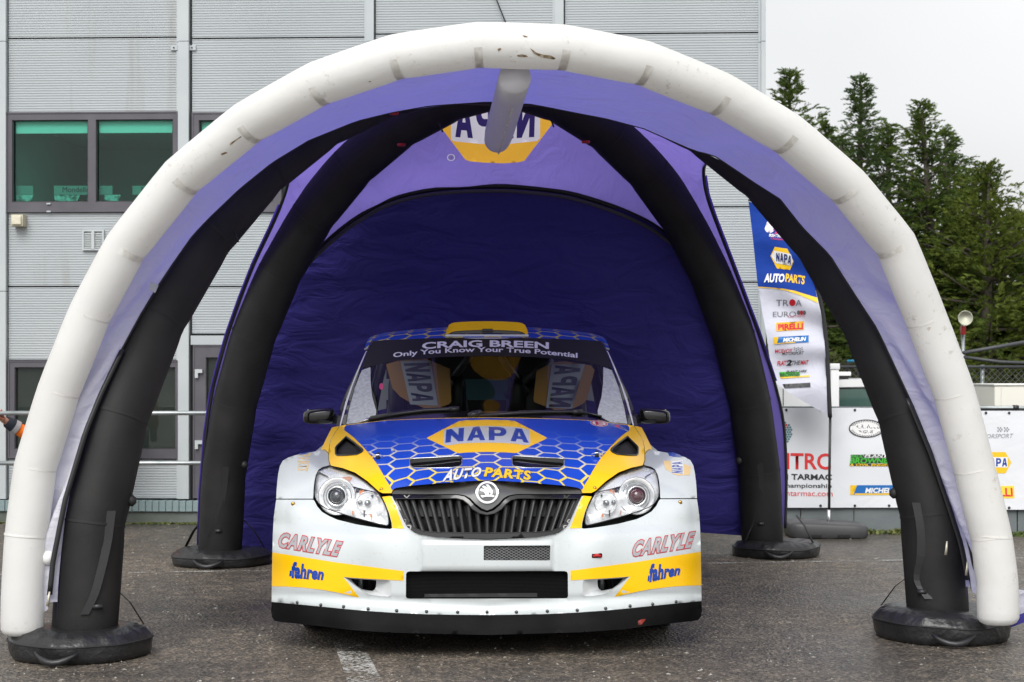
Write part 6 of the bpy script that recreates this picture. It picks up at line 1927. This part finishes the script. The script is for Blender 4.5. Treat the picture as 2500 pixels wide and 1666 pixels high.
add('fence_brace', tube([Wp(2352, 872, FNC), Wp(2440, 884, FNC), Wp(2600, 890, FNC)], 0.016, 8), bpy.data.materials['dark tube'], fence)
add('blue_pipe', tube([Wp(2068, 882, FNC-0.1), Wp(2095, 881, FNC-0.1), Wp(2130, 874, FNC-0.1)], 0.013, 8), M('blue pipe', (0.03, 0.25, 0.42), 0.4), fence)
# loudspeaker on a pole
HD = 17.0
hp0 = Wp(2357, 777, HD)
horn = thing('horn_loudspeaker', 'round cream horn loudspeaker on a pole in front of the trees', 'loudspeaker', (hp0.x, HD+0.2, 0))
add('horn_pole', tube([(hp0.x+0.03, HD+0.2, 0), (hp0.x+0.03, HD+0.2, hp0.z+0.05)], 0.02, 10), steel, horn)
m_horn = M('cream horn', (0.62, 0.62, 0.50), 0.4)
add('horn_flare', lathe([(0.079, 0.0), (0.074, -0.004), (0.066, 0.03), (0.045, 0.08), (0.03, 0.12), (0.02, 0.2)], 28, tuple(hp0), 'Y'), m_horn, horn)
add('horn_centre', lathe([(0.024, 0.09), (0.022, 0.03), (0.012, 0.018), (0.001, 0.016)], 16, tuple(hp0), 'Y'), m_horn, horn)
add('horn_bracket', rbox(hp0.x-0.005, hp0.x+0.04, HD+0.12, HD+0.18, hp0.z-0.17, hp0.z-0.08, 0.006), m_red, horn)
# shed far right behind the trees
shed = thing('pale_shed', 'long pale shed glimpsed under the trees at the right', 'shed', (Wp(2500, 930, 44).x, 44, 0))
sx0, sx1 = Wp(2405, 900, 44).x, Wp(2900, 900, 44).x
add('shed_wall', box(sx0, sx1, 44, 50, 0, Wp(2450, 888, 44).z), M('pale render', (0.6, 0.6, 0.58), 0.8), shed, smooth=False)
add('shed_roof', box(sx0-0.3, sx1, 43.8, 50.2, Wp(2450, 888, 44).z+0.01, Wp(2450, 882, 44).z), M('shed roof', (0.3, 0.29, 0.26), 0.8), shed, smooth=False)
for u in (2471, 2560):
    x = Wp(u, 900, 43.9).x
    add('shed_post', box(x-0.08, x+0.08, 43.85, 43.99, 0, Wp(2450, 888, 44).z), M('brown post', (0.10, 0.06, 0.04), 0.8) if 'brown post' not in bpy.data.materials else bpy.data.materials['brown post'], shed, smooth=False)

# ================================================================== trees
def leaf_mat(name, c1, c2):
    m, nt, p = base(name)
    o = nt.nodes['Material Output']
    n = tex(nt, 'Noise', 1.4, 4, 0.7)
    c = ramp(nt, n.outputs[0], c1, c2, 0.35, 0.68)
    nt.links.new(c, p.inputs['Base Color']); p.inputs['Roughness'].default_value = 0.75
    p.inputs['Specular IOR Level'].default_value = 0.2
    t = nt.nodes.new('ShaderNodeBsdfTranslucent')
    nt.links.new(mixc(nt, 0.5, c, (0.12, 0.16, 0.02)), t.inputs[0])
    mx = nt.nodes.new('ShaderNodeMixShader'); mx.inputs[0].default_value = 0.3
    nt.links.new(p.outputs[0], mx.inputs[1]); nt.links.new(t.outputs[0], mx.inputs[2]); nt.links.new(mx.outputs[0], o.inputs[0])
    return m
m_leafs = [leaf_mat('cypress leaves', (0.036, 0.066, 0.018), (0.115, 0.165, 0.03)), leaf_mat('yellow green cypress leaves', (0.05, 0.08, 0.016), (0.16, 0.20, 0.032)), leaf_mat('blue green cypress leaves', (0.032, 0.062, 0.024), (0.095, 0.145, 0.042))]
m_bark = M('bark', (0.06, 0.045, 0.035), 0.9, col2=(0.10, 0.085, 0.07), ns=8, bs=20, bstr=0.4)
def cypress(label, u, vtip, D, wid, seed, zlow=0.9, dens=1.0, lean=0.0):
    r = random.Random(seed)
    tip = Wp(u, vtip, D)
    hgt = tip.z
    t = thing('cypress_tree', label, 'tree', (tip.x, D, 0), 0, 'cypress trees beyond the fence')
    tr = [(lean*0.4*math.sin(q*3), 0.1*math.sin(q*4+seed), hgt*0.97*q) for q in np.linspace(0, 1, 9)]
    trunk = add('trunk', tube(tr, [0.16*(1-q)**0.8+0.012 for q in np.linspace(0, 1, 9)], 8), m_bark, t, True)
    LV, LF, BV = [], [], []
    def spray(c, d, l):
        """flat drooping spray: a stem of narrow scale leaves"""
        sd = d.cross(Vector((r.gauss(0, .5), r.gauss(0, .5), 1))).normalized()
        n = 6
        for k in range(n):
            q = k/(n-1)
            b = c+d*l*q*0.75+Vector((0, 0, -0.25*l*q*q))
            for s in (1, -1):
                dd = (d*0.9+sd*s*(0.55-0.25*q)+Vector((0, 0, r.uniform(-.25, .2)))).normalized()
                ll = l*(0.42-0.2*q)*r.uniform(0.7, 1.2)
                w_ = dd.cross(Vector((r.gauss(0, 1), r.gauss(0, 1), r.gauss(0, 1)))).normalized()*ll*0.17
                k0 = len(LV)
                LV.extend([b, b+dd*ll*0.5+w_, b+dd*ll, b+dd*ll*0.5-w_])
                LF.append((k0, k0+1, k0+2, k0+3))
    limbs = []
    wid *= 1.45
    nb = int(300*dens)
    for i in range(nb):
        q = (i+r.random())/nb
        z = zlow+(hgt*0.99-zlow)*q**0.92
        f = 1-(z-zlow)/(hgt-zlow)
        rad = wid*(0.03+0.97*f**1.05)*(0.6+0.4*min(1, (1-f)*6+0.35))*r.uniform(0.45, 1.28)
        a = r.random()*6.283
        up = 0.12+0.5*(1-f)+r.uniform(-0.25, 0.45)
        d = Vector((math.cos(a), math.sin(a), up)).normalized()
        c0 = Vector((lean*0.4*math.sin(z/hgt*3), 0, z))
        if i % 3 == 0 and f > 0.1: limbs.append(tube([c0, c0+d*rad*0.55, c0+d*rad*0.9+Vector((0, 0, 0.03))], [0.035*f+0.008, 0.018*f+0.006, 0.005], 5))
        m = max(3, int(rad/0.12))
        for k in range(m):
            s = (k+r.random()*0.8)/m
            if s < 0.18 and f > 0.25: continue
            c = c0+d*rad*s+Vector((r.gauss(0, .07), r.gauss(0, .07), r.gauss(0, .06)))*(0.4+rad*0.5)
            dd = (d+Vector((r.gauss(0, .6), r.gauss(0, .6), r.uniform(-.5, .5)))).normalized()
            spray(c, dd, r.uniform(0.22, 0.40)*(0.7+0.5*f))
        spray(c0+d*rad, d, 0.32*(0.6+0.5*f))
    for k in range(14): spray(Vector((0, 0, hgt-0.05-0.05*k)), Vector((r.gauss(0, .25), r.gauss(0, .25), 1)).normalized(), 0.12+0.012*k)
    add('limb', join(*limbs), m_bark, trunk, True)
    add('crown', (LV, LF), m_leafs[seed % 3], t, True, False)
    return t
cypress('tall cypress with a pointed top right beside the building corner', 1929, 168, 30, 1.75, 3)
cypress('slender spire topped cypress, second from the building', 2102, 186, 31, 1.45, 5)
cypress('short narrow cypress top between the two spired cypresses', 2168, 300, 32, 1.6, 9)
cypress('cypress with a crooked leaning tip in the middle of the row', 2243, 246, 30.5, 1.65, 6, lean=0.6)
cypress('thin blue green cypress right of the crooked tipped one', 2307, 318, 32, 1.7, 8, dens=0.9)
cypress('broad yellow green cypress nearest the right frame edge', 2410, 402, 29, 1.9, 7)
cypress('low wide cypress at the far right of the row', 2490, 520, 31, 2.0, 10, dens=0.8)
cypress('small cypress half hidden behind the tall one by the building', 2015, 296, 33, 1.75, 12, dens=0.9)
cypress('stumpy cypress in the gap left of the spire topped one', 2052, 330, 32, 1.6, 14, dens=0.8)
cypress('round shouldered cypress between the thin and the broad one', 2360, 430, 31.5, 1.7, 16, dens=0.8)
# hedge under the trees
def hedge():
    r = random.Random(5)
    V, Fc = [], []
    for i in range(9000):
        x = r.uniform(Wp(1840, 900, 27).x, Wp(2620, 900, 27).x)
        top = 1.65+0.5*noise.noise(Vector((x*0.8, 0, 3)))
        if x > Wp(2330, 900, 27).x: top = 1.15+0.25*noise.noise(Vector((x, 0, 3)))
        z = r.uniform(0.05, top)
        c = Vector((x, 27+r.uniform(-0.5, 0.5), z))
        d = Vector((r.gauss(0, 1), r.gauss(0, 1), r.gauss(0.4, 1))).normalized()
        w_ = d.cross(Vector((r.gauss(0, 1), r.gauss(0, 1), 1))).normalized()
        l = r.uniform(0.06, 0.14)
        k = len(V)
        V += [c, c+d*l*0.5+w_*l*0.3, c+d*l, c+d*l*0.5-w_*l*0.3]
        Fc.append((k, k+1, k+2, k+3))
    return V, Fc
hd = thing('hedge', 'dark dense hedge beneath the cypress trees', 'hedge', (Wp(2200, 900, 27).x, 27, 0))
add('foliage', hedge(), leaf_mat('hedge leaves', (0.03, 0.038, 0.015), (0.075, 0.085, 0.03)), hd, smooth=False)
add('twig_core', rbox(Wp(1840, 900, 27).x, Wp(2330, 900, 27).x, 26.9, 27.2, 0, 1.4, 0.05), M('dark twigs', (0.02, 0.017, 0.012), 0.9), hd)

# ================================================================== person behind the railing
per = thing('person', 'person in an orange hi-vis jacket gripping the railing at the left edge', 'person', (Wp(215, 1280, 12.62).x, 12.62, 0))
PD = 12.6
m_skin = M('skin', (0.50, 0.26, 0.19), 0.5, col2=(0.56, 0.30, 0.22), ns=20)
m_hiv = M('orange hi-vis cloth', (0.95, 0.17, 0.0), 0.7, col2=(1.0, 0.24, 0.01), ns=5, bs=6, bstr=0.5, bdist=0.04)
m_navy = M('navy cloth', (0.012, 0.018, 0.03), 0.8, bs=10, bstr=0.3)
m_refl = M('reflective tape', (0.34, 0.34, 0.36), 0.5)
def skinned(name, chain_list, mat, sub=2):
    """one continuous surface grown round a branching skeleton: (points, radii, parent index)"""
    me = bpy.data.meshes.new(name)
    V, Ed, Rd = [], [], []
    for p, r_, par in chain_list:
        V.append(tuple(WM[per].inverted() @ Vector(p))); Rd.append(r_)
        if par is not None: Ed.append((par, len(V)-1))
    me.from_pydata(V, Ed, [])
    o = bpy.data.objects.new(name, me); COL.objects.link(o)
    sk = o.modifiers.new('skin', 'SKIN'); sk.use_smooth_shade = True
    for i, d in enumerate(me.skin_vertices[0].data):
        d.radius = (Rd[i] if hasattr(Rd[i], '__len__') else (Rd[i], Rd[i])); d.use_root = (i == 0)
    su = o.modifiers.new('sub', 'SUBSURF'); su.levels = sub; su.render_levels = sub
    me.materials.append(mat)
    o.parent = per; WM[o] = WM[per]
    return o
X0 = Wp(215, 1000, PD).x
def pp_(u, v, D=PD): return Wp(u, v, D)
hand = pp_(6, 1022, 12.42); wrist = pp_(16, 1030, 12.46); elbow = pp_(96, 1078, 12.62); shl_ = pp_(165, 935, 12.62)
ch = [(Vector((X0, PD, 0.78)), 0.13, None), (Vector((X0, PD, 0.98)), 0.125, 0), (Vector((X0, PD, 1.13)), 0.13, 1), (Vector((X0, PD, 1.26)), 0.06, 2), (Vector((X0, PD-0.02, 1.33)), 0.07, 3), (Vector((X0-0.01, PD-0.04, 1.43)), 0.085, 4), (Vector((X0-0.01, PD-0.03, 1.50)), 0.06, 5),
      (shl_, 0.055, 2), (elbow, 0.042, 7), (wrist, 0.028, 8), (hand, (0.034, 0.022), 9),
      (Vector((X0+0.17, PD, 1.13)), 0.055, 2), (Vector((X0+0.20, PD+0.02, 0.90)), 0.042, 11), (Vector((X0+0.20, PD-0.04, 0.70)), 0.03, 12), (Vector((X0+0.2, PD-0.05, 0.62)), 0.032, 13),
      (Vector((X0-0.08, PD, 0.70)), 0.085, 0), (Vector((X0-0.09, PD-0.01, 0.42)), 0.058, 15), (Vector((X0-0.09, PD+0.01, 0.09)), 0.042, 16), (Vector((X0-0.09, PD+0.10, 0.04)), 0.035, 17),
      (Vector((X0+0.08, PD, 0.70)), 0.085, 0), (Vector((X0+0.09, PD-0.01, 0.42)), 0.058, 19), (Vector((X0+0.09, PD+0.01, 0.09)), 0.042, 20), (Vector((X0+0.09, PD+0.10, 0.04)), 0.035, 21)]
k = len(ch)
railc = pp_(6, 1009, 12.33)
for i, dx in enumerate((-0.052, -0.034, -0.016, 0.002)):
    b0 = hand+Vector((dx+0.012, -0.005, 0.008))
    ch += [(b0, 0.011, 10), (Vector((b0.x, railc.y+0.028, railc.z-0.006)), 0.0095, k), (Vector((b0.x, railc.y+0.016, railc.z+0.024)), 0.009, k+1), (Vector((b0.x, railc.y-0.012, railc.z+0.024-0.002*i)), 0.008, k+2)]
    k += 4
ch += [(hand+Vector((0.015, -0.01, -0.012)), 0.012, 10), (Vector((hand.x-0.005, railc.y-0.012, railc.z-0.028)), 0.010, k), (Vector((hand.x-0.03, railc.y-0.028, railc.z-0.008)), 0.0085, k+1)]
skinned('body', ch, m_skin)
jk = [(Vector((X0, PD, 0.74)), 0.155, None), (Vector((X0, PD, 0.95)), 0.155, 0), (Vector((X0, PD, 1.12)), 0.15, 1), (Vector((X0, PD, 1.22)), 0.09, 2), (shl_, 0.075, 2), (shl_.lerp(elbow, 0.5), 0.064, 4), (elbow, 0.060, 5), (elbow.lerp(wrist, 0.45), 0.058, 6), (elbow.lerp(wrist, 0.78), 0.05, 7),
      (Vector((X0+0.17, PD, 1.12)), 0.075, 2), (Vector((X0+0.2, PD+0.02, 0.90)), 0.06, 9), (Vector((X0+0.2, PD-0.04, 0.71)), 0.05, 10)]
skinned('jacket', jk, m_hiv)
fa = lambda t: elbow.lerp(wrist, t)
add('reflective_band', tube([fa(0.68), fa(0.81)], [0.0575, 0.0545], 18, False), m_refl, per)
add('cuff', tube([fa(0.80), fa(0.89), fa(0.98), fa(1.01)], [0.053, 0.049, 0.044, 0.036], 18, False), m_navy, per)
tz = [(Vector((X0, PD, 0.80)), 0.135, None), (Vector((X0-0.08, PD, 0.68)), 0.10, 0), (Vector((X0-0.09, PD-0.01, 0.42)), 0.075, 1), (Vector((X0-0.09, PD+0.01, 0.08)), 0.065, 2), (Vector((X0+0.08, PD, 0.68)), 0.10, 0), (Vector((X0+0.09, PD-0.01, 0.42)), 0.075, 4), (Vector((X0+0.09, PD+0.01, 0.08)), 0.065, 5)]
skinned('trousers', tz, m_navy)
for s in (-1, 1): add('boot', superell((X0+s*0.09, PD+0.03, 0.045), (0.05, 0.13, 0.045), 0.6), satin_black, per)
add('hair', superell((X0-0.01, PD-0.055, 1.455), (0.094, 0.085, 0.10), 0.9), M('brown hair', (0.05, 0.03, 0.018), 0.7), per)
